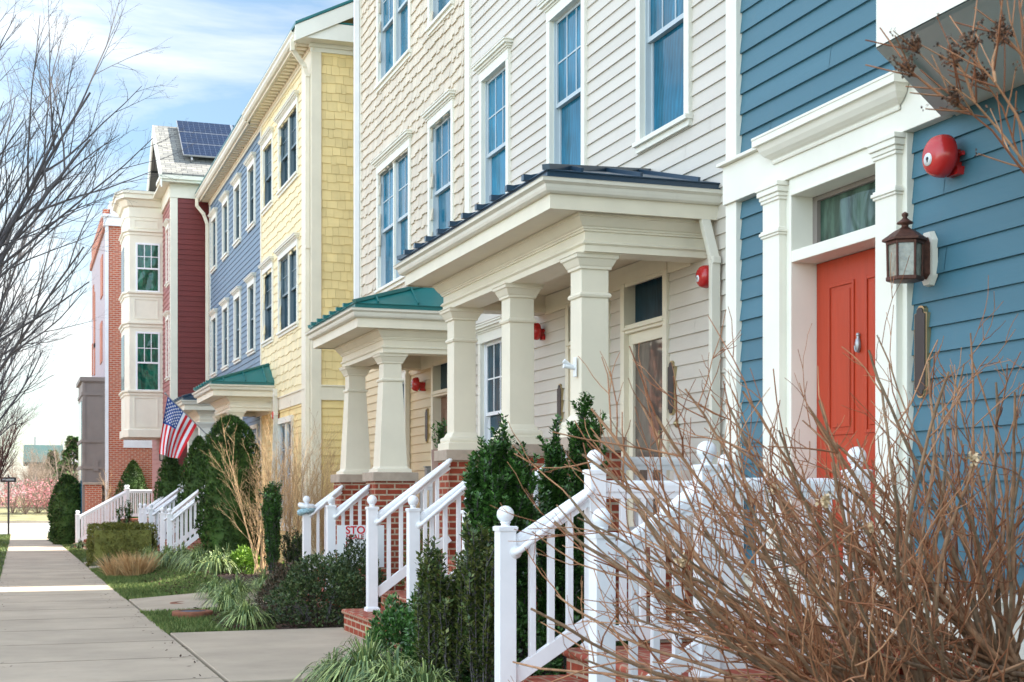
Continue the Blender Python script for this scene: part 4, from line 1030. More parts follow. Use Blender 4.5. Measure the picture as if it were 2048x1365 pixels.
def lantern(W, a, z, s, X_c, label, metal, plate=True):
    """wall lantern: octagonal backplate, arm, six sided cage with glass, finial; z is the cage centre"""
    o = thing('wall_lantern', label, 'lantern', W.P(a, z, 0))
    cx = X_c; cy = a
    if plate:
        mb = MB(); pts = [(-.065,-.11),(-.03,-.165),(.03,-.165),(.065,-.11),(.065,.11),(.03,.165),(-.03,.165),(-.065,.11)]
        b = [W.P(a+p*s, z+q*s, .01) for p, q in pts]; f = [W.P(a+p*s*.94, z+q*s*.96, .04) for p, q in pts]
        mb.poly(*f); [mb.poly(b[i], b[(i+1)%8], f[(i+1)%8], f[i]) for i in range(8)]
        mb.obj('mounting_block', m_wtrim, o)
    mb = MB(); pts = [(-.04,-.10),(.0,-.13),(.04,-.10),(.04,.09),(.02,.13),(-.02,.13),(-.04,.09)]
    b = [W.P(a+p*s, z+q*s, .03) for p, q in pts]; f = [W.P(a+p*s*.8, z+q*s*.9, .075) for p, q in pts]
    mb.poly(*f); [mb.poly(b[i], b[(i+1)%7], f[(i+1)%7], f[i]) for i in range(7)]
    mb.box(cx, W.p-.05, a-.03*s, a+.03*s, z-.13*s, z+.11*s) if False else None
    mb.tube([W.P(a, z+.06*s, .06), (cx+.10*s, a, z+.10*s), (cx+.07*s, a, z+.09*s)], .018*s, 8); mb.tube([W.P(a, z-.09*s, .06), (cx+.08*s, a, z-.12*s)], .016*s, 8)
    mb.obj('backplate', metal, o)
    def hexr(r, zz, n=6): return [(cx + r*math.cos(pi/6+2*pi*i/n), cy + r*math.sin(pi/6+2*pi*i/n), z+zz) for i in range(n)]
    mb = MB()
    rings = [(.112,.075),(.112,.09),(.135,.095),(.135,.108),(.105,.128),(.072,.152),(.05,.165),(.035,.17)]
    rings = [(r*s, h*s) for r, h in rings]
    for (r0, h0), (r1, h1) in zip(rings, rings[1:]):
        a0, a1 = hexr(r0, h0), hexr(r1, h1)
        for i in range(6): mb.poly(a0[i], a0[(i+1)%6], a1[(i+1)%6], a1[i])
    mb.lathe((cx,cy,z), [(.035*s,.17*s),(.02*s,.182*s),(.022*s,.195*s),(.05*s,.202*s),(.046*s,.21*s),(.024*s,.225*s),(.012*s,.238*s),(.02*s,.25*s),(.02*s,.262*s),(.0,.274*s)], 16)
    rings = [(.0,-.155),(.05,-.15),(.105,-.145),(.112,-.14),(.112,-.12),(.098,-.118)]
    rings = [(r*s, h*s) for r, h in rings]
    for (r0, h0), (r1, h1) in zip(rings, rings[1:]):
        a0, a1 = hexr(max(r0,.001), h0), hexr(r1, h1)
        for i in range(6): mb.poly(a0[i], a0[(i+1)%6], a1[(i+1)%6], a1[i])
    lo, hi = hexr(.10*s, -.12*s), hexr(.104*s, .08*s)
    for i in range(6): mb.tube([lo[i], hi[i]], .008*s, 6)
    mb.obj('cage', metal, o)
    mb = MB(); lo, hi = hexr(.094*s, -.12*s), hexr(.098*s, .078*s)
    for i in range(6): mb.poly(lo[i], lo[(i+1)%6], hi[(i+1)%6], hi[i])
    mb.obj('glass', m_lglass, o)
    return o
aL = Yp(1856, 4.47)
lantern(Wb_, aL, Zp(1810, 515, Xp(1810, aL)), .86, Xp(1810, aL), 'rusty bronze lantern with seeded glass on white octagonal block', m_bronze)
lantern(Wr, yr + .42, Zp(315, 918, XR), 1.1, XR - .2, 'small black lantern under the flag beside the red house door', m_black, False)
def plaque(X, px0, px1, py0, py1, label, rim=m_brass):
    a0, a1 = Yp(px1, X), Yp(px0, X); z1, z0 = Zp((px0+px1)/2, py0, X), Zp((px0+px1)/2, py1, X)
    W = Wall('x', X); m = (a0+a1)/2; w = (a1-a0)/2
    o = thing('wall_plaque', label, 'plaque', (X, m, (z0+z1)/2), 'dark metal plaques beside the doors')
    def outline(f): 
        ww = w*f; h0, h1 = z0 + w*(1-f), z1 - w*(1-f); e_ = ww*.55
        top = [(m+ww, h1-e_*1.4), (m+ww*.62, h1-e_*1.25), (m+ww*.58, h1-e_*.6), (m+ww*.3, h1-e_*.12), (m, h1), (m-ww*.3, h1-e_*.12), (m-ww*.58, h1-e_*.6), (m-ww*.62, h1-e_*1.25), (m-ww, h1-e_*1.4)]
        return top + [(a, h0 + h1 - z) for a, z in top[::-1]]
    for f, oo, nm, mt, b in ((1.0, .030, 'rim', rim, .004), (.80, .036, 'plate', m_plaque, .02)):
        mb = MB(); P = outline(f); fr_ = [W.P(a, z, oo) for a, z in P]; bk_ = [W.P(a, z, b) for a, z in P]
        mb.poly(*fr_); n = len(P); [mb.poly(bk_[i], bk_[(i+1)%n], fr_[(i+1)%n], fr_[i]) for i in range(n)]
        mb.obj(nm, mt, o)
plaque(4.5, 1838, 1863, 612, 797, 'tall brass rimmed dark plaque on blue siding below the lantern')
plaque(5.75, 1341, 1354.5, 722, 831, 'tall dark plaque right of the glass storm door')
plaque(5.75, 1119, 1128, 768, 850, 'tall dark plaque seen between two square columns')
plaque(5.75, 854, 859.5, 817, 886, 'narrow dark plaque beside the green roofed porch door')
o = thing('door_bell', 'round brass bell knob on the beige wall beneath the dark plaque', 'doorbell', (DG, Yp(1351, 5.72), Zp(1351, 847, 5.72)))
mb = MB(); mb.lathe(o.location, [(.04,-.012),(.04,-.024),(.03,-.03),(.018,-.034),(.018,-.045),(0,-.05)], 16, 'x'); mb.obj('rose', m_brass, o)
o = thing('mailbox', 'small grey metal box on the tan siding beside the shingle house door', 'box', (DG, Yp(857, 5.7), Zp(857, 945, 5.7)))
c_ = o.location; mb = MB(); mb.box(c_.x-.10, c_.x-.012, c_.y-.05, c_.y+.05, c_.z-.09, c_.z+.07); b_ = mb.obj('case', m_steel, o, bevel=.008)
mb = MB(); mb.box(c_.x-.115, c_.x-.012, c_.y-.056, c_.y+.056, c_.z+.071, c_.z+.09); mb.obj('lid', m_steel, o, bevel=.005)
# twin socket flag bracket on the near column
yb_k = Yp(1150, 4.575); xk = 4.582; zk_ = Zp(1152, 733, 4.575)
o = thing('flag_bracket', 'white twin socket flag bracket screwed to the nearest square column', 'bracket', (xk, yb_k, zk_))
mb = MB(); mb.box(xk-.014, xk, yb_k-.03, yb_k+.03, zk_-.09, zk_+.08); mb.obj('plate', m_white, o, bevel=.004)
for an, ln in ((.15, .085), (.62, .10)):
    mb = MB(); mb.tube([(xk-.01, yb_k, zk_-.01), (xk-.03-ln*.3*math.cos(an), yb_k, zk_-.01+ln*.3*math.sin(an)), (xk-.03-ln*math.cos(an), yb_k, zk_-.01+ln*math.sin(an))], [.022,.017,.021], 12); mb.obj('socket', m_white, o)
# ================================================================ flag
yF_ = 35.0
T0 = Vector((Xp(335, yF_), yF_, 0)); T0.z = Zp(335, 792, T0.x); T1 = Vector((Xp(428, yF_), yF_, 0)); T1.z = Zp(428, 884, T1.x)
fl = thing('american_flag', 'American flag hanging from an angled pole among the porch columns', 'flag', T1)
mb = MB(); mb.tube([T0 + (T0-T1).normalized()*.05, T1], .013, 8); mb.sphere(T0 + (T0-T1).normalized()*.07, .028, 6); mb.obj('pole', m_steel, fl)
H1 = Vector((Xp(394, yF_), yF_, 0)); H1.z = Zp(394, 850, H1.x)
def PX(px, py): X = Xp(px, yF_); return Vector((X, yF_, Zp(px, py, X)))
curves = [[PX(335,794), PX(327,838), PX(320,880), PX(319,907)], [PX(365,822), PX(351,850), PX(340,880), PX(337,914)], [PX(394,850), PX(381,875), PX(368,897), PX(357,917)]]
def bez(p, t): a, b, c, d = p; u = 1-t; return a*u**3*1 + b*(3*u*u*t) + c*(3*u*t*t) + d*t**3
def fp(u, v):                                          # u along the fly, v across the hoist (0 = canton side)
    a, b, c = (bez(k_, u) for k_ in curves)
    p = a*(1-v)*(1-2*v) + b*4*v*(1-v) + c*v*(2*v-1)
    p = p.copy(); p.y += .10*u*math.sin(v*9 + u*2.2) + .05*u*math.sin(v*17)
    return p
mb = MB(); NU = 24
for i in range(13):
    for sub in range(2):
        v0, v1 = (i + sub*.5)/13, (i + sub*.5 + .5)/13
        for j in range(NU):
            u0, u1 = j/NU, (j+1)/NU
            can = i < 7 and (u0+u1)/2 < .40
            mb.mi = 2 if can else (0 if i % 2 == 0 else 1)
            mb.add([fp(u0,v0), fp(u1,v0), fp(u1,v1), fp(u0,v1)], [(0,1,2,3)], True)
mb.obj('cloth', [m_fred, m_fwhite, m_fblue], fl)
mb = MB()
for r_ in range(9):
    for c_ in range(6 if r_ % 2 == 0 else 5):
        v = (r_+1)/10*7/13; u = .40*((2*c_+1 if r_ % 2 == 0 else 2*c_+2))/12
        for s_ in (.012, -.012):
            pts = []
            for k_ in range(10):
                rr = (.032 if k_ % 2 == 0 else .014); an = pi/2 + k_*pi/5
                q = fp(max(0,u + rr*math.cos(an)/1.45), max(0,v + rr*math.sin(an)/.93)); q.y += s_; pts.append(q)
            mb.poly(*pts)
mb.obj('stars', m_fwhite, fl)
# ================================================================ small things on the ground
def text_mesh(name, body_, size, mat, par, loc, ext=.001):
    cu = bpy.data.curves.new(name, 'FONT'); cu.body = body_; cu.size = size; cu.extrude = ext
    cu.offset = size*.018
    o = bpy.data.objects.new(name + '_src', cu); COL.objects.link(o)
    dg = bpy.context.evaluated_depsgraph_get(); me = bpy.data.meshes.new_from_object(o.evaluated_get(dg))
    bpy.data.objects.remove(o)
    me.transform(Matrix.Rotation(pi/2, 4, 'X')); me.transform(Matrix.Translation(Vector(loc) - Vector(par.location)))
    me.materials.clear(); me.materials.append(mat)
    t = bpy.data.objects.new(name, me); COL.objects.link(t); t.parent = par; return t
ySg = 17.6; xa, xb_ = Xp(674, ySg), Xp(768, ySg); za, zb_s = Zp(690, 1140, xa), Zp(690, 1053, xa)
sg = thing('lawn_sign', 'white lawn sign with red STOP lettering behind the white railings', 'sign', ((xa+xb_)/2, ySg, gz(3.9, ySg)))
mb = MB(); mb.box(xa, xb_, ySg-.004, ySg+.004, za, zb_s); mb.obj('board', m_white, sg)
kx = (xa / (674-X0)) ; px2 = lambda px: Xp(px, ySg-.008)
text_mesh('lettering', 'STOP', .135, m_signred, sg, (px2(691), ySg-.008, Zp(690, 1070, xa)))
text_mesh('lettering', 'HEALE', .080, m_signred, sg, (px2(692), ySg-.008, Zp(690, 1081, xa)))
text_mesh('lettering', 'S', .11, m_signred, sg, (px2(691), ySg-.008, Zp(690, 1097, xa)))
for x in (xa+.12, xb_-.12):
    mb = MB(); mb.tube([(x, ySg+.01, gz(x,ySg)-.1), (x, ySg+.01, za+.1)], .006, 6); mb.obj('stake', m_steel, sg)
for (X, Y, r, dz, lab) in ((Xp(378, 20.3), 20.3, .26, .035, 'round rusty meter lid set flush in the far concrete path'), (Xp(385, 18.2), 18.2, .25, .075, 'round rusty meter cover raised above the grass beside the liriope')):
    z = gz(X, Y) + dz
    o = thing('meter_cover', lab, 'cover', (X, Y, z), 'meter covers by the paths')
    mb = MB(); mb.lathe((X,Y,z), [(r*.66,.03),(r*.7,.034),(r*.98,.03),(r*1.02,.02),(r*1.02,-.01),(r*.95,-.14)], 32); mb.obj('ring', m_rust, o)
    mb = MB(); mb.lathe((X,Y,z), [(0,.026),(r*.66,.026),(r*.66,.02)], 28); mb.obj('lid', m_lid, o)
    mb = MB(); mb.lathe((X,Y,z), [(r*.92,-.02),(r*.9,-.12)], 28); mb.obj('collar', m_concrete, o)
x, y = 3.95, 20.4
o = thing('knitted_scarf', 'pale blue and white scarf wrapped round the ball topped railing post', 'scarf', (x, y, 1.3))
for (zz, rr, th, tilt, mt, nm) in ((1.26,.095,.042,.22,m_scarf,'blue_wrap'), (1.335,.09,.036,-.16,m_white,'white_wrap')):
    mb = MB(); n = 28
    mb.tube([(x + rr*math.cos(2*pi*i/n), y + rr*math.sin(2*pi*i/n), zz + tilt*rr*math.cos(2*pi*i/n + .6) + .008*math.sin(i*2.3)) for i in range(n+1)], [th*(1+.15*math.sin(i*1.9)) for i in range(n+1)], 8); mb.obj(nm, mt, o)
# brick gate pillar
yP = 54.0; xp0, xp1 = Xp(171, yP), Xp(204, yP); zp = Zp(188, 965, (xp0+xp1)/2)
o = thing('brick_pillar', 'free standing orange brick pillar with pale stone cap before the taupe box', 'pillar', ((xp0+xp1)/2, yP, grade(54)))
mb = MB(); mb.box(xp0, xp1, yP, yP+.6, -.9, zp-.10); mb.obj('shaft', m_obrick, o)
mb = MB(); mb.box(xp0-.06, xp1+.06, yP-.06, yP+.66, zp-.10, zp); mb.obj('cap', m_stone, o, bevel=.02)
# street name sign
X = Xp(17, 74); o = thing('street_sign', 'dark street sign on a thin pole at the far crossing', 'sign', (X, 74, zfar))
mb = MB(); mb.tube([(X,74,zfar-.2),(X,74,2.45)], .05, 8); mb.obj('pole', m_black, o)
mb = MB(); mb.box(X-.36, X+.36, 73.94, 73.97, 2.12, 2.36); mb.obj('name_plate', m_black, o)
mb = MB(); mb.box(X-.28, X+.26, 73.935, 73.94, 2.20, 2.28); mb.obj('lettering', m_steel, o)
# potted evergreen standing on the far pier cap is in the plants section
# ================================================================ plants
def rv(): 
    while 1:
        v = Vector((R.uniform(-1,1), R.uniform(-1,1), R.uniform(-1,1)))
        if .05 < v.length < 1: return v.normalized()
def leaf(mb, p, d, s, l, w):
    b = len(mb.v); q = p + d*(l*.45); t = p + d*l; s = s*w
    mb.v.extend([tuple(p), tuple(q+s), tuple(t), tuple(q-s)]); mb.f.append([b,b+1,b+2,b+3]); mb.m.append(mb.mi); mb.s.append(False)
def perp(d):
    a = d.cross(rv())
    while a.length < .1: a = d.cross(rv())
    return a.normalized()
def frond(mb, p, d, L, w, n):                          # flat spray of scale leaves
    s = perp(d)
    for i in range(n):
        t = i/max(1,n-1); a = (t-.5)*1.5
        dd = (d*math.cos(a) + s*math.sin(a)).normalized()
        leaf(mb, p + s*(t-.5)*w*2, dd, d.cross(s), L*R.uniform(.7,1.1), w)
def arbor(cx, cy, z0, h, r, n, label, group, prof=None, lsz=1.0, lean=0, mat=None):
    o = thing('arborvitae', label, 'shrub', (cx, cy, z0), group)
    mb = MB(); sd = R.uniform(0, 50)
    prof = prof or (lambda t: (1 - max(0,t-.15)**2.3/.85**2.3)**.62 * (.72 + .28*min(1, t/.22)))
    def rad(t, a): 
        k_ = noise.noise((math.cos(a)*1.6+sd, math.sin(a)*1.6, t*h*1.1)) + .6*noise.noise((math.cos(a)*4+sd, math.sin(a)*4, t*h*3.2))
        return r*prof(t)*(1 + .23*k_)
    for i in range(n):
        t = R.random()**1.05; a = R.uniform(0, 2*pi); q = rad(t, a)*(1 - .34*R.random()**1.8)
        p = Vector((cx + q*math.cos(a) + lean*t*h, cy + q*math.sin(a), z0 + .05 + t*h))
        out = Vector((math.cos(a), math.sin(a), .9 + 1.2*t)) + rv()*.6; out.normalize()
        frond(mb, p - out*.04, out, .085*lsz, .014*lsz, 4)
    f = mb.obj('foliage', mat or m_arbor, o)
    c = MB(); N = 14
    rings = [(.80*r*prof(t)+.005, z0 + .03 + t*h*.94) for t in [j/10 for j in range(11)]]
    c.lathe((cx, cy, 0), rings, N, smooth=True)
    c.obj('inner_foliage', mat or m_arbor, o)
    m_ = MB(); m_.tube([(cx,cy,z0-.1),(cx,cy,z0+.5)], .06, 8); m_.obj('trunk', m_bark, o)
    return o
def spot(px, Y): return Xp(px, Y)
G = 'rounded evergreens along the house fronts'
X = Xp(461, 27.8); arbor(X, 27.8, gz(X,27.8), Zp(461, 838, X) - gz(X,27.8), .62, 5200, 'tallest dark arborvitae between the railing and tan bare shrub', G, prof=lambda t: (1 - max(0,t-.3)**3.4/.7**3.4)**.52*(.82+.18*min(1,t/.3)))
X = Xp(398, 34.2); arbor(X, 34.2, .0, Zp(398, 878, X), .50, 3200, 'arborvitae behind the white railing, second in height', G, lean=.0)
X = Xp(342, 39.5); arbor(X, 39.5, -.05, Zp(342, 908, X)+.05, .48, 2600, 'arborvitae directly beneath the flag', G)
X = Xp(266, 53.3); arbor(X, 53.3, -.3, Zp(266, 924, X)+.3, .82, 3000, 'cone shaped arborvitae behind the far white railing', G, prof=lambda t: (1-t**1.6)**.62)
X = Xp(136, 56.5); arbor(X, 56.5, -.45, Zp(136, 954, X)+.45, .72, 3000, 'broad rounded arborvitae before the brick pillar by the sidewalk', G, lsz=1.3, prof=lambda t: (1 - max(0,t-.3)**3/.7**3)**.6*(.8+.2*min(1,t/.3)))
def stemleaf(mb, sm, base, top, nl, L, w, spread, bend=.05):
    """one upright shoot with leaves all the way round"""
    mid = (base+top)/2 + Vector((R.uniform(-bend,bend), R.uniform(-bend,bend), 0))
    pts = [base*(1-t)**2 + mid*2*t*(1-t) + top*t*t for t in (0,.25,.5,.75,1)]
    sm.tube(pts, [.006,.005,.004,.003,.0015], 4, cap=False)
    ax = (top-base).normalized()
    for i in range(nl):
        t = .12 + .88*i/nl; k_ = min(3, int(t*4)); f = t*4 - k_
        p = pts[k_].lerp(pts[k_+1], f); s = perp(ax)
        d = (ax*R.uniform(.5,1.1) + s).normalized()
        leaf(mb, p + s*R.uniform(0, spread), d, d.cross(ax).normalized(), L*R.uniform(.7,1.15), w)
def holly(shoots, label, cat='shrub', nm='columnar_holly', L=.042, w=.012, dens=200, mat=None, group=None, sp=.02):
    """shoots: list of (x, y, z0, height, radius, count)"""
    x0, y0, z0 = shoots[0][:3]
    o = thing(nm, label, cat, (x0, y0, z0), group); mb = MB(); sm = MB()
    for (x, y, z, h, r, n) in shoots:
        for i in range(n):
            a = R.uniform(0, 2*pi); q = r*math.sqrt(R.random()); hh = h*R.uniform(.78, 1.04)*(1 - .14*(q/r)**2)
            b = Vector((x + q*.35*math.cos(a), y + q*.35*math.sin(a), z)); tp = Vector((x + q*math.cos(a), y + q*math.sin(a), z + hh))
            stemleaf(mb, sm, b.lerp(tp, R.uniform(.0,.3)), tp, int(dens*hh), L, w, sp)
            for k_ in range(int(hh*5)):               # short side shoots
                t = R.uniform(.2,.95); p = b.lerp(tp, t); s = perp((tp-b).normalized()); e_ = p + (s*.5 + Vector((0,0,1))).normalized()*R.uniform(.08,.2)
                stemleaf(mb, sm, p, e_, int(dens*.22), L, w, sp*.7, .01)
    mb.obj('foliage', mat or m_holly, o); sm.obj('stems', m_bark, o)
    return o
def sh_(px, Y, pytop, r, n):
    X = Xp(px, Y); z = gz(X, Y); return (X, Y, z, Zp(px, pytop, X) - z, r, int(n*2.1))
holly([sh_(960, 10.0, 868, .13, 13), sh_(1005, 10.1, 852, .14, 15), sh_(1040, 10.0, 880, .12, 12), sh_(985, 9.8, 930, .13, 9)], 'tall dense columnar holly behind the near white railing', group='columnar hollies by the stoops')
holly([sh_(1108, 10.4, 858, .10, 14), sh_(1092, 10.2, 960, .08, 6)], 'slim columnar holly between the two near white posts', group='columnar hollies by the stoops')
holly([sh_(1170, 10.6, 795, .13, 15), sh_(1140, 10.3, 950, .1, 6)], 'columnar holly with spiky tops before the near square column', group='columnar hollies by the stoops')
holly([sh_(905, 9.4, 1085, .12, 9), sh_(960, 9.2, 1040, .12, 9), sh_(860, 9.5, 1090, .12, 9)], 'looser ragged holly with bronze green leaves at the path edge', dens=110, mat=M('bronze holly leaf', (.055,.11,.026), rough=.45, alt=(.13,.14,.04), island=.4))
holly([sh_(547, 22.6, 960, .17, 20)], 'narrow holly column standing alone before the tan bare shrub', L=.05, w=.014, dens=70)
holly([sh_(590, 23.0, 1060, .22, 10)], 'low leafy holly beside the scarf wrapped post', L=.05, w=.014, dens=60, mat=m_azal)
holly([(Xp(250, 46), 46, -.15, 1.5, .25, 10)], 'dark upright holly in front of the far railing', L=.07, w=.02, dens=50)
def mound(cx, cy, z0, rx, ry, h, n, L, w, label, mat, nm='azalea_shrub', group=None, lump=.22, twigs=14, box=0):
    o = thing(nm, label, 'shrub', (cx, cy, z0), group); mb = MB(); sd = R.uniform(0, 90)
    for i in range(n):
        v = rv(); 
        if v.z < -.25: v.z = -v.z
        if box:                                        # superellipsoid for clipped hedges
            m_ = max(abs(v.x), abs(v.y), abs(v.z)); v = v.lerp(v/m_*.92, box)
        k_ = 1 + lump*noise.noise(v*2.3 + Vector((sd,0,0))) + lump*.6*noise.noise(v*6 + Vector((0,sd,0)))
        q = k_*(1 - .30*R.random()**2)
        p = Vector((cx + v.x*rx*q, cy + v.y*ry*q, z0 + h*.12 + max(-.1, v.z)*h*.86*q))
        d = (Vector((v.x, v.y, v.z+.5)) + rv()*.9).normalized()
        s = perp(d)
        for j in range(3):
            dd = (d + rv()*.6).normalized(); leaf(mb, p + rv()*L*.4, dd, perp(dd), L*R.uniform(.7,1.2), w)
    f = mb.obj('foliage', mat, o)
    if box:
        c = MB(); c.box(cx-rx*.78, cx+rx*.78, cy-ry*.78, cy+ry*.78, z0, z0+h*.80); c.obj('inner_foliage', mat, o)
    sm = MB()
    for i in range(twigs):
        v = rv(); v.z = abs(v.z)+.2; sm.tube([(cx+v.x*rx*.2, cy+v.y*ry*.2, z0-.05), (cx+v.x*rx*.5, cy+v.y*ry*.5, z0+v.z*h*.4), (cx+v.x*rx*.85, cy+v.y*ry*.85, z0+v.z*h*.65)], [.012,.008,.003], 5)
    sm.obj('stems', m_bark, o)
    return o
GA = 'low azaleas along the planting bed'
def mo(px, Y, pyt, rpx, label, n=1400, mat=None, ry=None, L=.042, w=.010, **k_):
    X = Xp(px, Y); z = gz(X, Y); rx = Xp(px+rpx, Y) - X
    return mound(X, Y, z, rx, ry or rx*1.1, Zp(px, pyt, X) - z, n, L, w, label, mat or m_azal, **k_)
mo(640, 16.6, 1112, 95, 'largest dark azalea mound beside the near path', 3400, group=GA)
mo(715, 16.9, 1085, 62, 'azalea mound just below the lawn sign', 2000, group=GA)
mo(580, 17.8, 1128, 62, 'azalea mound behind the variegated liriope clumps', 1500, group=GA, mat=M('bronze azalea leaf', (.055,.06,.03), alt=(.09,.055,.035), island=.5))
mo(790, 10.8, 1205, 60, 'low azalea at the foot of the wide brick stoop', 1300, mat=m_holly, group=GA)
mo(880, 10.3, 1180, 70, 'azalea under the ragged holly beside the path', 1500, mat=m_holly, group=GA)
mo(1000, 10.0, 1200, 110, 'azalea mass filling the bed under the columnar hollies', 1900, mat=m_holly, group=GA)
mo(1190, 10.6, 1230, 90, 'azalea in the dark gap behind the near stoop', 1200, mat=m_holly, group=GA)
mo(490, 25.6, 1098, 34, 'bright green low shrub at the foot of the tallest arborvitae', 1100, mat=m_lime, nm='spring_shrub', L=.055, w=.016, twigs=4)
mo(595, 24.8, 1080, 26, 'bright green shrub tuft behind the lone holly column', 500, mat=m_lime, nm='spring_shrub', L=.055, w=.016, twigs=4)
mo(845, 17.5, 1035, 42, 'round yellow green shrub behind the middle white post', 900, mat=m_hedge, nm='round_shrub', twigs=5)
mo(700, 23.5, 1085, 60, 'dark shrub behind the railing of the tapered columns', 1100, nm='azalea_shrub', group=GA)
mo(475, 27.0, 1110, 60, 'low groundcover shrub left of the lone holly column', 700, group=GA)
mo(850, 13.0, 1170, 40, 'azalea sprouting beside the middle white post', 700, mat=m_holly, group=GA)
# clipped hedge and small far shrubs
X0h, X1h = Xp(173, 34.6), Xp(319, 34.6); z = gz(2.5, 34.6) - .1
mound((X0h+X1h)/2, 35.1, z, (X1h-X0h)/2, .62, Zp(246, 1040, 2.4) - z, 5200, .05, .013, 'clipped olive green box hedge beside the sidewalk', m_hedge, nm='box_hedge', lump=.05, box=.88)
for px, Y, pyt, r, lab, mt in ((113, 63, 1047, 13, 'small dark shrub nearest the far road', m_arbor), (128, 60, 1040, 18, 'dark green round shrub beside the far sidewalk', m_holly), (143, 57.5, 1036, 17, 'olive shrub next to the farthest railing post', m_hedge)):
    X = Xp(px, Y); z = gz(X,Y); mound(X, Y, z, r*X/(px-X0)*1.07, .5, Zp(px, pyt, X)-z, 700, .08, .03, lab, mt, nm='small_shrub', group='small shrubs by the far sidewalk', twigs=4)
# liriope
def liriope(cx, cy, z0, h, r, n, label, group, mat=None, nm='liriope_clump', bw=.007):
    o = thing(nm, label, 'grass clump', (cx, cy, z0), group); mb = MB()
    for i in range(n):
        a = R.uniform(0, 2*pi); q = R.random()**.6; L = R.uniform(.75, 1.15)
        b = Vector((cx + .18*r*q*math.cos(a), cy + .18*r*q*math.sin(a), z0)); out = Vector((math.cos(a), math.sin(a), 0)); s = Vector((-math.sin(a), math.cos(a), 0)) + rv()*.3
        s.normalize(); pts = []
        for j in range(6):
            t = j/5; pts.append(b + out*(r*L*q*(t**1.25)) + Vector((0,0,1.3*h*L*(1.9*t*(1-.15*q) - (1.05+.75*q)*t*t))))
        for j in range(5):
            w0, w1 = bw*(1 - (j/5)**3), bw*(1 - ((j+1)/5)**3)
            p, q2 = pts[j], pts[j+1]; k0 = len(mb.v)
            mb.v.extend([tuple(p-s*w0), tuple(p+s*w0), tuple(q2+s*w1), tuple(q2-s*w1)]); mb.f.append([k0,k0+1,k0+2,k0+3]); mb.m.append(0); mb.s.append(False)
    mb.obj('blades', mat or m_lirio, o); return o
GL = 'liriope clumps along the beds'
def tuft(cx, cy, z0, h, r, n, label):
    o = thing('dry_grass_tuft', label, 'grass clump', (cx, cy, z0), 'dry ornamental grass tufts'); mb = MB()
    for i in range(n):
        a = R.uniform(0, 2*pi); q = r*math.sqrt(R.random())*.55; b = Vector((cx+q*math.cos(a), cy+q*math.sin(a), z0-.02)); hh = h*R.uniform(.55,1.1)
        ln = Vector((math.cos(a)*q/r*.75 + R.gauss(0,.22), math.sin(a)*q/r*.75 + R.gauss(0,.22), 1)).normalized(); m = b + ln*hh*.55; t = b + ln*hh + Vector((ln.x*.12, ln.y*.12, -.05)) + rv()*.05
        s = perp(ln)*.009; k0 = len(mb.v); mb.v.extend([tuple(b-s), tuple(b+s), tuple(m+s*.8), tuple(m-s*.8), tuple(t)]); mb.f += [[k0,k0+1,k0+2,k0+3],[k0+3,k0+2,k0+4]]; mb.m += [0,0]; mb.s += [False,False]
    mb.obj('blades', m_dry, o)
def li(px, Y, h, r, n, label, **k_):
    X = Xp(px, Y); return liriope(X, Y, gz(X, Y)+.02, h, r, n, label, GL, **k_)
li(492, 16.35, .34, .40, 260, 'arching variegated liriope nearest the corner of the path')
li(455, 18.6, .36, .42, 280, 'liriope clump overhanging the raised meter cover')
li(475, 19.8, .38, .45, 300, 'pale liriope clump overhanging the far path')
li(430, 20.6, .34, .36, 220, 'small liriope clump at the lawn edge past the far path')
li(530, 20.4, .36, .44, 260, 'liriope clump between the pale clump and dark azaleas')
li(735, 10.2, .46, .54, 380, 'largest liriope in the foreground at the bottom edge')
li(790, 9.7, .38, .46, 260, 'foreground liriope right of the largest clump')
li(665, 10.55, .30, .34, 170, 'foreground liriope spilling onto the near path')
li(850, 9.3, .36, .42, 200, 'foreground liriope below the ragged holly')
for px, Y, lab in ((300, 31.6, 'liriope at the foot of the clipped hedge, left end'), (335, 30.6, 'liriope below the railing posts, nearer the hedge'), (365, 29.8, 'liriope before the brick steps'), (395, 29.2, 'liriope left of the tallest arborvitae'), (425, 28.0, 'liriope in front of the tallest arborvitae'), (455, 26.6, 'liriope beside the bright green low shrub'), (400, 27.4, 'liriope in the front row left of the bright green shrub'), (432, 25.6, 'liriope at the lawn corner before the bright green shrub')):
    li(px, Y, .46, .56, 230, lab, bw=.011)
for px, Y, lab in ((195, 36.8, 'dark liriope tucked under the hedge by the sidewalk'), (215, 33.6, 'liriope at the sidewalk corner of the hedge'), (160, 49.8, 'small liriope beside the farthest railing post')):
    li(px, Y, .32, .42, 150, lab, mat=m_azal, bw=.012)
X = Xp(238, 29.6)
tuft(X, 29.6, gz(X,29.6), .56, .42, 420, 'dry straw coloured grass tuft on the lawn by the sidewalk, left one')
X = Xp(275, 29.2)
tuft(X, 29.2, gz(X,29.2), .62, .40, 420, 'dry straw coloured grass tuft on the lawn, right one beside the liriope')
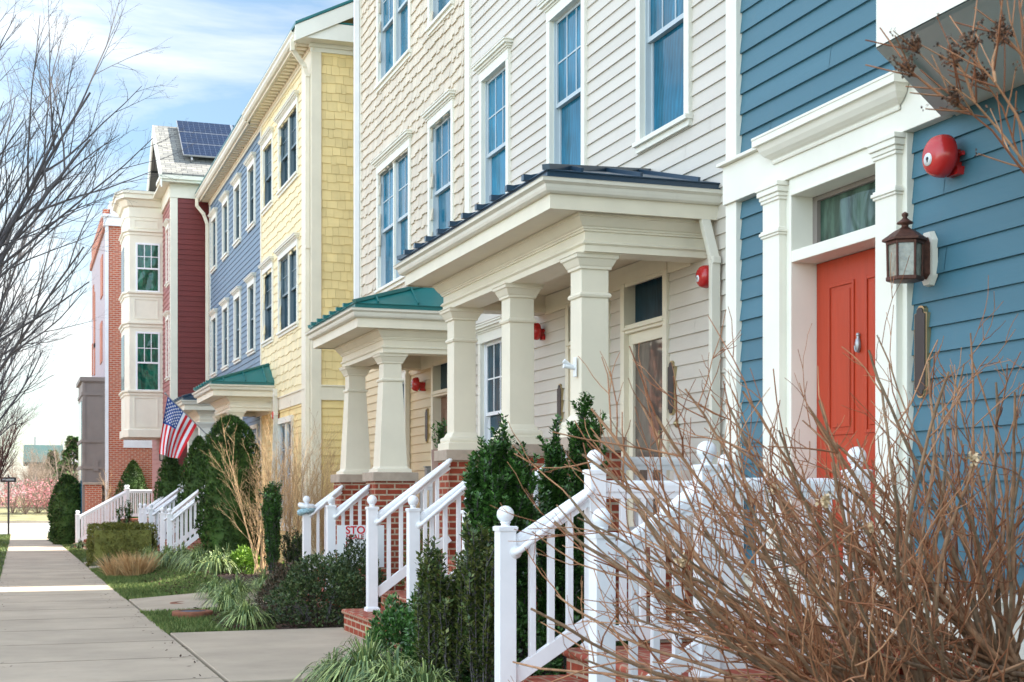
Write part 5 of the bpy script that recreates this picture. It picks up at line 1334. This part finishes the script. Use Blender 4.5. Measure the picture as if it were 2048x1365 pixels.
# lawn blades
mb = MB()
def blades(n, xf, yf):
    for i in range(n):
        x, y = xf(), yf()
        if callable(x): x = x(y)
        z = gz(x, y) + .01; h = R.uniform(.03,.075); a = R.uniform(0, 2*pi); w = .004 + .0002*y
        dx, dy = math.cos(a)*w, math.sin(a)*w; k0 = len(mb.v); lx, ly = R.uniform(-.03,.03), R.uniform(-.03,.03)
        mb.v.extend([(x-dx,y-dy,z),(x+dx,y+dy,z),(x+lx,y+ly,z+h)]); mb.f.append([k0,k0+1,k0+2]); mb.m.append(0); mb.s.append(False)
blades(11000, lambda: R.uniform(1.525, 2.75), lambda: R.uniform(15.95, 19.3))
blades(30000, lambda: R.uniform(1.52, 3.2), lambda: R.uniform(22.05, 33.3))
blades(4000, lambda: R.uniform(1.56, 2.1), lambda: R.uniform(37.5, 56))
blades(9000, lambda: R.uniform(-2.1, -.30), lambda: R.uniform(24, 74))
tag(mb.obj('lawn_grass', m_grass), 'short green lawn grass in strips beside the sidewalk', 'grass', kind='stuff')
mb = MB()
for i in range(5200):
    y = R.choice((R.uniform(8.5, 11.2), R.uniform(16, 19.2), R.uniform(16,17.4), R.uniform(22.1, 34))); x = R.uniform(2.2, 4.4)
    p = Vector((x, y, gz(x,y) + .045 + R.uniform(0,.02))); d = rv(); d.z *= .35; d.normalize(); leaf(mb, p, d, perp(d), R.uniform(.03,.08), R.uniform(.006,.018))
for i in range(500):
    e_ = R.random()**2*.35; x, y = (1.54 - e_ if R.random() < .7 else -.30 + e_), R.uniform(10, 60)
    d = rv(); d.z *= .2; d.normalize(); leaf(mb, Vector((x, y, grade(y) + .036)), d, Vector((-d.y, d.x, .15)).normalized(), R.uniform(.02,.05), R.uniform(.006,.014))
tag(mb.obj('mulch_litter', m_chip), 'brown bark chips and dead leaves strewn over the beds', 'mulch', kind='stuff')
# ---------------------------------------------------------------- bare woody plants
def wob(pts, a):
    return [p + rv()*a for p in pts]
def grow(mb, p, d, L, r, depth, spec):
    """recursive bare branch: spec[depth] = (children, angle, length ratio, segments, wobble, tropism)"""
    n, ang, lr, seg, wb, tr = spec[depth]
    pts = [p.copy()]; dirs = []
    dd = d.normalized()
    for i in range(seg):
        dd = (dd + rv()*wb + Vector((0,0,tr))).normalized(); pts.append(pts[-1] + dd*(L/seg)); dirs.append(dd)
    mb.tube(pts, [max(.0012, r*(1 - .72*i/seg)) for i in range(seg+1)], 6 if r > .02 else (5 if r > .008 else 3), cap=False)
    if depth + 1 < len(spec):
        for k_ in range(n):
            t = .18 + .80*(k_ + R.random())/n; i = min(seg-1, int(t*seg)); q = pts[i].lerp(pts[i+1], t*seg - i)
            s = perp(dirs[i]); a = ang*R.uniform(.7,1.3)
            grow(mb, q, dirs[i]*math.cos(a) + s*math.sin(a), L*lr*(1.15 - .55*t)*R.uniform(.7,1.2), r*(1-.6*t)*.62, depth+1, spec)
def bare_tree(x, y, h, label, limbs, mat, lean=0, tw=1.0, trunk=.085, az=None):
    o = thing('bare_tree', label, 'tree', (x, y, grade(y)), 'bare street trees along the kerb')
    z = grade(y); t = MB(); th = 1.7
    t.tube([(x,y,z-.1),(x,y,z+.3),(x+.02,y,z+1),(x,y+.02,z+th)], [trunk*1.3,trunk,trunk*.9,trunk*.95], 12); t.obj('trunk', mat, o)
    mb = MB()
    spec = [(8, .42, .50, 7, .09, .05), (6, .48, .50, 5, .11, .04), (5, .55, .48, 4, .14, .05), (2, .6, .5, 3, .2, .06), (0, 0, 0, 2, .2, .03)]
    for i in range(limbs):
        a = 2*pi*i/limbs + R.uniform(-.3,.3) if az is None else az[i]
        el = math.radians(R.uniform(48, 74)); d = Vector((math.cos(a)*math.cos(el), math.sin(a)*math.cos(el), math.sin(el)))
        grow(mb, Vector((x, y, z + th - R.uniform(0,.25))), d, h*R.uniform(.62,.8), trunk*.55, 0, spec)
    mb.obj('crown', mat, o); return o
bare_tree(-2.05, 17.5, 7.8, 'nearest bare street tree with dark limbs reaching over the sidewalk', 9, m_bark, az=[-.55,-.2,.1,.4,.8,1.4,2.4,3.5,4.6], tw=0)
bare_tree(-1.6, 26.5, 7.4, 'second bare street tree from the camera along the kerb', 8, m_bark, az=[-.6,-.1,.3,.8,1.4,2.4,3.5,4.6])
bare_tree(-1.7, 37, 7.2, 'third bare street tree from the camera along the kerb', 7, m_bark, az=[-.5,.0,.5,1.1,2.2,3.4,4.8])
bare_tree(-1.6, 50, 7.4, 'fourth bare street tree from the camera along the kerb', 7, m_bark)
bare_tree(-1.2, 65, 5.8, 'farthest bare reddish street tree before the crossing', 11, m_rbark)
# tan multi stem shrubs by the yellow house
def twiggy(x, y, z, h, n, label, mat, cat='shrub', nm='bare_shrub', spread=.35, r=.012, spec=None, group=None):
    o = thing(nm, label, cat, (x, y, z), group); mb = MB()
    spec = spec or [(6, .45, .45, 5, .10, .10), (5, .5, .5, 3, .14, .12), (3, .5, .5, 2, .16, .1), (0, 0, 0, 2, .1, .05)]
    for i in range(n):
        a = R.uniform(0, 2*pi); sp = spread*R.random()
        d = Vector((math.cos(a)*sp, math.sin(a)*sp, 1)); grow(mb, Vector((x + .1*R.uniform(-1,1), y + .1*R.uniform(-1,1), z-.03)), d, h*R.uniform(.6,.95), r, 0, spec)
    mb.obj('stems', mat, o); return o
X = Xp(520, 24.9); twiggy(X, 24.9, gz(X,24.9), 2.6, 14, 'tall tan bare shrub overlapping the tallest arborvitae', m_tan_twig, spread=.45)
X = Xp(585, 24.2); twiggy(X, 24.2, gz(X,24.2), 2.9, 13, 'tall bare shrub with olive stems before the yellow window', m_tan_twig, spread=.30)
X = Xp(640, 24.0); twiggy(X, 24.0, gz(X,24.0), 2.2, 22, 'dense straw coloured bare shrub against the yellow side wall', m_tan_twig, spread=.6, r=.008)
X = Xp(665, 23.6); twiggy(X, 23.6, gz(X,23.6), 1.8, 22, 'dense straw coloured bare shrub beside the tapered columns', m_tan_twig, spread=.7, r=.008)
X = Xp(225, 53.5); twiggy(X, 53.5, -.4, 2.6, 7, 'bare tan shrub before the brick building', m_tan_twig, spread=.4, r=.02)
# ---------------------------------------------------------------- hydrangea in the foreground
def hydrangea():
    Yh = 4.75
    b1, b2 = Vector((Xp(1815, Yh), Yh, .66)), Vector((Xp(2015, Yh+.15), Yh+.15, .76))
    o = thing('hydrangea_shrub', 'leafless brown hydrangea filling the right foreground before the blue house', 'shrub', (b1.x, b1.y, grade(Yh)))
    tr = MB(); main = MB(); tw = MB()
    for b in (b1, b2):
        g0 = Vector((b.x + R.uniform(-.1,.1), b.y, grade(Yh)-.1))
        for k_ in range(5):
            q = b + Vector((R.uniform(-.10,.10), R.uniform(-.10,.10), R.uniform(-.14,.06)))
            m_ = g0.lerp(q, .5) + rv()*.06
            tr.tube([g0 + rv()*.05, m_, q, q + Vector((0,0,.03))], [.040,.034,.040,.02], 9)
    def stem(p, d, L, r, rise):
        seg = 12; pts = [p]; dd = d.normalized(); dirs = []
        for i in range(seg):
            dd = (dd + rv()*.13 + Vector((0,0,rise))).normalized(); pts.append(pts[-1] + dd*(L/seg)); dirs.append(dd)
        main.tube(pts, [max(.003, r*(1-.66*i/seg)*(1.16 if i % 3 == 2 else .95)) for i in range(seg+1)], 6, cap=False)
        n = int(L*4.6)
        for k_ in range(n):
            t = R.uniform(.16, .98); i = min(seg-1, int(t*seg)); q = pts[i].lerp(pts[i+1], t*seg-i)
            s = perp(dirs[i]); a = R.uniform(.45,.95)
            side(q, dirs[i]*math.cos(a) + s*math.sin(a), L*R.uniform(.20,.42)*(1.15-.5*t), r*.46*(1-.4*t), 0)
        return pts[-1]
    def side(p, d, L, r, dep):
        seg = 4; pts = [p]; dd = d.normalized(); dirs = []
        for i in range(seg):
            dd = (dd + rv()*.26 + Vector((0,0,.09))).normalized(); pts.append(pts[-1] + dd*(L/seg)); dirs.append(dd)
        r = max(r*.85, .0017)
        tw.tube(pts, [r, r*.9, r*.8, r*.7, r*.62], 4, cap=True)
        if dep < 2 and L > .10:
            for k_ in range(R.choice((1,1,2,2)) if dep == 0 else R.choice((0,0,1))):
                i = R.randint(1, seg-1); s = perp(dirs[i]); a = R.uniform(.4,.7)
                side(pts[i], dirs[i]*math.cos(a) + s*math.sin(a), L*R.uniform(.35,.6), r*.72, dep+1)
    tips = []
    for b, n in ((b1, 72), (b2, 58)):
        for i in range(n):
            # fan: from nearly level towards the street to upright, all azimuths
            az = R.gauss(pi, .55) if i % 5 else R.uniform(0, 2*pi)
            el = math.radians(R.choice((R.uniform(-4,18), R.uniform(6,34), R.uniform(20,50), R.uniform(50,85))))
            d = Vector((math.cos(az)*math.cos(el), math.sin(az)*math.cos(el)*.8, math.sin(el)))
            L = R.uniform(1.0, 1.75)*(1.04 - .14*math.sin(el))
            p = b + Vector((R.uniform(-.1,.1), R.uniform(-.1,.1), R.uniform(-.12,.06)))
            tips.append(stem(p, d, L, R.uniform(.0080,.0145), .045 if el < .6 else .012))
    tr.obj('trunk', m_twig2, o); main.obj('stems', m_twig2, o); tw.obj('twigs', m_twig, o)
    for k_ in range(6):
        fm = MB(); c_ = min(tips, key=lambda v: abs(v.x - (2.15 + .3*k_)) + abs(v.z - R.uniform(1.2,1.7)))
        for i in range(46): d = rv(); leaf(fm, c_ + rv()*.03*R.random(), d, perp(d), .018, .007)
        fm.obj('dried_flower', m_fluff, o)
hydrangea()
# ---------------------------------------------------------------- crape myrtle reaching in from the right
def crape():
    Yc = 3.6
    def PP(px, py, dy=0): X = Xp(px, Yc+dy); return Vector((X, Yc+dy, Zp(px, py, X)))
    root = Vector((3.5, 3.7, grade(3.7)))
    o = thing('crape_myrtle', 'bare crape myrtle branches with dark seed heads at the upper right', 'shrub', root)
    mb = MB(); sd = MB()
    hub = Vector((3.25, 3.62, 2.0))
    mb.tube([root - Vector((0,0,.1)), root.lerp(hub, .5) + rv()*.05, hub], [.030,.024,.016], 8)
    paths = [([(2080,372),(2048,345),(1985,262),(1935,222),(1905,192)], 0), ([(2075,360),(2010,275),(1950,205),(1900,168),(1822,90)], .08), ([(1935,222),(1880,190),(1830,150),(1812,132)], .02),
             ([(2080,330),(2030,225),(1990,165),(1960,130),(1940,80)], -.1), ([(2090,300),(2060,190),(2042,110),(2020,40),(2010,-30)], .05), ([(2060,130),(2030,95),(2000,60)], .03), ([(1990,165),(1985,120),(2000,70)], -.1), ([(1950,205),(1930,150),(1905,110)], .08), ([(2085,250),(2060,130),(2040,20),(2035,-40)], -.05), ([(2080,372),(2040,320),(2005,215),(1960,150)], .1)]
    for ps, dy in paths:
        P = [PP(a, b, dy) for a, b in ps]
        if ps[0][0] >= 2075: P = [hub, hub.lerp(P[0], .6)] + P
        n = len(P); mb.tube(P, [.0062*(1-.72*i/(n-1)) for i in range(n)], 6, cap=False)
        for i in range(max(1, n-3), n):
            for k_ in range(2):
                d = (P[i]-P[i-1]).normalized(); s = perp(d); e_ = P[i].lerp(P[i-1], R.random()*.6); mb.tube([e_, e_ + (d+s*.7)*.06, e_ + (d*1.2+s*.8)*.11], [.003,.0025,.002], 4)
                if R.random() < .4:
                    c_ = e_ + (d*1.2+s*.8)*.11
                    for q in range(7): d_ = rv(); leaf(sd, c_ + rv()*.010, d_, perp(d_), .012, .004)
        c_ = P[-1]
        for q in range(46):
            v = rv()*.036*R.random()**.5; d_ = rv(); leaf(sd, c_ + v, d_, perp(d_), R.uniform(.009,.017), R.uniform(.003,.0055)); d_ = rv(); leaf(sd, c_ + v, d_, perp(d_), R.uniform(.009,.017), R.uniform(.003,.0055))
            if q % 4 == 0: sd.sphere(c_ + v, R.uniform(.003,.0055), 3)
            if q % 3 == 0: mb.tube([c_ - (P[-1]-P[-2]).normalized()*.03, c_ + v], .0016, 3)
    for k_ in range(3):
        a = 2*pi*k_/3; grow(mb, root + Vector((0,0,.02)), Vector((.35*math.cos(a)+.25, .3*math.sin(a)-.2, 1)), 2.6, .018, 0, [(5,.4,.4,6,.07,.05),(3,.5,.5,3,.12,.1),(0,0,0,2,.1,.1)])
    mb.obj('stems', m_twig, o); sd.obj('seed_clumps', m_seed, o)
crape()
# potted evergreen on the far pier cap
x, y = xb + .02, 15.33 + .17; x = 4.56; z = 2.002
o = thing('potted_evergreen', 'small evergreen sprig in a pot beside the far square column', 'plant', (x, y, z))
px_ = Xp(884, 16.4)
mb = MB(); o.location = (px_, 16.4, 1.0); zt_ = Zp(884, 838, px_); zb2_ = Zp(884, 900, px_)
mb.lathe((px_,16.4,1.0), [(.09,0),(.13,zb2_-1.0),(.11,zb2_-1.0),(.1,zb2_-1.03),(0,zb2_-1.03)], 16); mb.obj('pot', m_brown, o)
mb = MB(); sm = MB()
for i in range(16):
    a = R.uniform(0,2*pi); q = .12*R.random(); stemleaf(mb, sm, Vector((px_+q*.3*math.cos(a), 16.4+q*.3*math.sin(a), zb2_-.02)), Vector((px_+q*math.cos(a), 16.4+q*math.sin(a), zb2_ + (zt_-zb2_)*R.uniform(.5,1))), 40, .05, .014, .02)
mb.obj('foliage', m_holly, o); sm.obj('stems', m_bark, o)
# ---------------------------------------------------------------- far background beyond the crossing
SP = [(7, .6, .5, 4, .22, .04), (6, .7, .5, 3, .25, .02), (4, .7, .5, 2, .25, 0), (0, 0, 0, 2, .2, 0)]
for i, (px, Y, h, n, mt, lab) in enumerate(((95, 122, 5.5, 9, m_scrub, 'grey brown scrub tree behind the pink shrubs, right one'), (55, 126, 5.2, 9, m_scrub, 'grey brown scrub tree behind the pink shrubs, middle one'), (130, 118, 5.6, 9, m_scrub, 'pale scrub tree leaning beside the taupe box'), (15, 124, 4.6, 8, m_scrub, 'grey brown scrub tree at the left edge of the photo'), (75, 140, 6.0, 8, m_scrub, 'taller scrub tree in front of the teal roofed house'), (115, 136, 6.4, 8, m_scrub, 'scrub tree below the gable of the teal roofed house'))):
    X = Xp(px, Y); twiggy(X, Y, zfar+.7, h, n, lab, mt, cat='tree', nm='scrub_tree', spread=1.1, r=.05, spec=SP, group='bare scrub trees beyond the road')
for i, (px, Y, w_, lab) in enumerate(((25, 113, 2.2, 'pink flowering shrub at the left end of the row'), (50, 112, 2.2, 'pink flowering shrub second from the left'), (75, 113, 2.3, 'pink flowering shrub third from the left'), (98, 112.5, 2.4, 'tallest pink flowering shrub in the middle right'), (120, 113, 2.2, 'pink flowering shrub at the right end of the row'))):
    X = Xp(px, Y); o = twiggy(X, Y, zfar+.5, 2.6 + .4*(i == 3), 16, lab, m_scrub, nm='flowering_shrub', spread=1.3, r=.025, spec=[(6,.6,.5,3,.2,.03),(4,.7,.5,2,.25,0),(0,0,0,2,.2,0)], group='pink flowering shrubs beyond the road')
    mb = MB()
    for j in range(420):
        v = rv(); v.z = abs(v.z); p = Vector((X, Y, zfar+.9)) + Vector((v.x*w_, v.y*1.5, v.z*2.1 + .2))*R.uniform(.55,1.05); d = rv(); leaf(mb, p, d, perp(d), .11, .045)
    mb.obj('blossom', m_pinkf, o)
def far_house(px0, px1, pyr, pye, Y, label, rmat, wmat):
    xa, xb_ = Xp(px0, Y), Xp(px1, Y); zr, ze_ = Zp((px0+px1)/2, pyr, (xa+xb_)/2), Zp((px0+px1)/2, pye, (xa+xb_)/2)
    o = thing('distant_house', label, 'house', ((xa+xb_)/2, Y, zfar)); D = 14
    mb = MB(); mb.box(xa, xb_, Y, Y+D, zfar-1, ze_); mb.poly((xb_,Y,ze_),(xb_,Y+D,ze_),(xb_,Y+D/2,zr-.2)); mb.poly((xa,Y,ze_),(xa,Y+D,ze_),(xa,Y+D/2,zr-.2)); mb.obj('walls', wmat, o)
    mb = MB()
    for s_ in (0, 1):
        yE_ = Y - .8 if s_ == 0 else Y + D + .8
        mb.hexa([(xa-.6,yE_,ze_-.2),(xb_+.6,yE_,ze_-.2),(xb_+.6,Y+D/2,zr),(xa-.6,Y+D/2,zr),(xa-.6,yE_,ze_),(xb_+.6,yE_,ze_),(xb_+.6,Y+D/2,zr+.25),(xa-.6,Y+D/2,zr+.25)])
    mb.obj('roof', rmat, o)
    mb = MB(); m_ = xa + (xb_-xa)*.22; mb.tube([(m_,Y+D/2,zr-1),(m_,Y+D/2,zr+1.3)], .12, 8); mb.obj('vent_pipe', m_steel, o)
    return o
m_teal = M('far teal roof', (.04,.085,.08), rough=.8); m_fwall = M('far cream wall', (.30,.25,.20))
far_house(58, 119, 891, 925, 185, 'distant cream house with a teal roof above the scrub', m_teal, m_fwall)
far_house(120, 152, 904, 935, 205, 'distant pale house with a grey roof beside the taupe box', M('far grey roof', (.3,.3,.31)), m_fwall)
def conifer(px, Y, pyt, r, label):
    X = Xp(px, Y); z = zfar + 1; h = Zp(px, pyt, X) - z
    o = thing('far_conifer', label, 'tree', (X, Y, z)); mb = MB()
    for i in range(1600):
        t = R.random(); a = R.uniform(0,2*pi); q = r*(1-t)*(.5+.5*abs(math.sin(t*22)))*R.random()**.4 + .05
        d = Vector((math.cos(a), math.sin(a), -.15)) + rv()*.4; d.normalize(); leaf(mb, Vector((X+q*math.cos(a), Y+q*math.sin(a), z + t*h)), d, perp(d), .55, .14)
    mb.obj('crown', m_arbor, o); t_ = MB(); t_.tube([(X,Y,z-1.5),(X,Y,z+h*.95)], [.22,.03], 8); t_.obj('trunk', m_bark, o)
conifer(106, 165, 902, 1.7, 'small bright conifer before the teal roofed house')
conifer(148, 120, 875, 2.6, 'dark conifer rising beside the taupe box')

# ================================================================ camera, light
cam = bpy.data.cameras.new('camera'); co = bpy.data.objects.new('camera', cam); COL.objects.link(co)
cam.sensor_width = 36; cam.lens = F / 2048 * 36; cam.clip_end = 3000; cam.clip_start = .05
co.location = (0, 0, CH); co.rotation_euler = (pi/2, 0, -TH)
cam.shift_y = (YH - 682.5) / 2048
scn.camera = co
cam.dof.use_dof = True; cam.dof.focus_distance = 11; cam.dof.aperture_fstop = 8
SUN_EL, SUN_AZ = math.radians(44), math.radians(90)   # sun stands over the houses, light falls straight across the street
w = bpy.data.worlds.new('World'); scn.world = w; w.use_nodes = True
t = w.node_tree; bgn = t.nodes['Background']
sky = t.nodes.new('ShaderNodeTexSky'); sky.sky_type = 'NISHITA'; sky.sun_disc = False
sky.sun_elevation = SUN_EL; sky.sun_rotation = SUN_AZ; sky.air_density = 1.0; sky.dust_density = .6; sky.ozone_density = 1.0
tc = t.nodes.new('ShaderNodeTexCoord'); mp = t.nodes.new('ShaderNodeMapping'); t.links.new(tc.outputs['Generated'], mp.inputs['Vector'])
mp.inputs['Scale'].default_value = (1.6, 1.6, 5.5); mp.inputs['Location'].default_value = (3.1, .4, .2); mp.inputs['Rotation'].default_value = (.1, .12, .3)
n1 = noise_node(t, mp.outputs['Vector'], 2.3, 9, .58); n1.inputs['Distortion'].default_value = .35
fac = ramp(t, n1.outputs['Fac'], .42, .67, .05, .95)
c = mixc(t, fac, mixc(t, 1.0, sky.outputs['Color'], (.96, 1.04, 1.0), 'MULTIPLY'), CLOUD)
# sky gain added to light the facades: brighter streetward and behind camera, dimmer ahead
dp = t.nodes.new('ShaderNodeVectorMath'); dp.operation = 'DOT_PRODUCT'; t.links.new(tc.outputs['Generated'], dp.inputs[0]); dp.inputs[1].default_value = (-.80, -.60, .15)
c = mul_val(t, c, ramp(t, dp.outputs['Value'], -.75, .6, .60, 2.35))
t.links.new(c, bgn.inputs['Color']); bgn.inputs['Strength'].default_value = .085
sd_ = bpy.data.lights.new('sun', 'SUN'); so = bpy.data.objects.new('sun', sd_); COL.objects.link(so)
sd_.energy = 4.5; sd_.angle = math.radians(.53); sd_.color = (1, .93, .82)
d = Vector((math.cos(SUN_EL) * math.sin(SUN_AZ), math.cos(SUN_EL) * math.cos(SUN_AZ), math.sin(SUN_EL)))
so.rotation_euler = d.to_track_quat('Z', 'Y').to_euler(); so.location = (60, 30, 50)
v = scn.view_settings; v.view_transform = 'Standard'; v.look = 'None'; v.gamma = 1; v.use_curve_mapping = False; v.exposure = EXPO
cy = scn.cycles; cy.max_bounces = 7; cy.diffuse_bounces = 4; cy.glossy_bounces = 3; cy.use_denoising = True
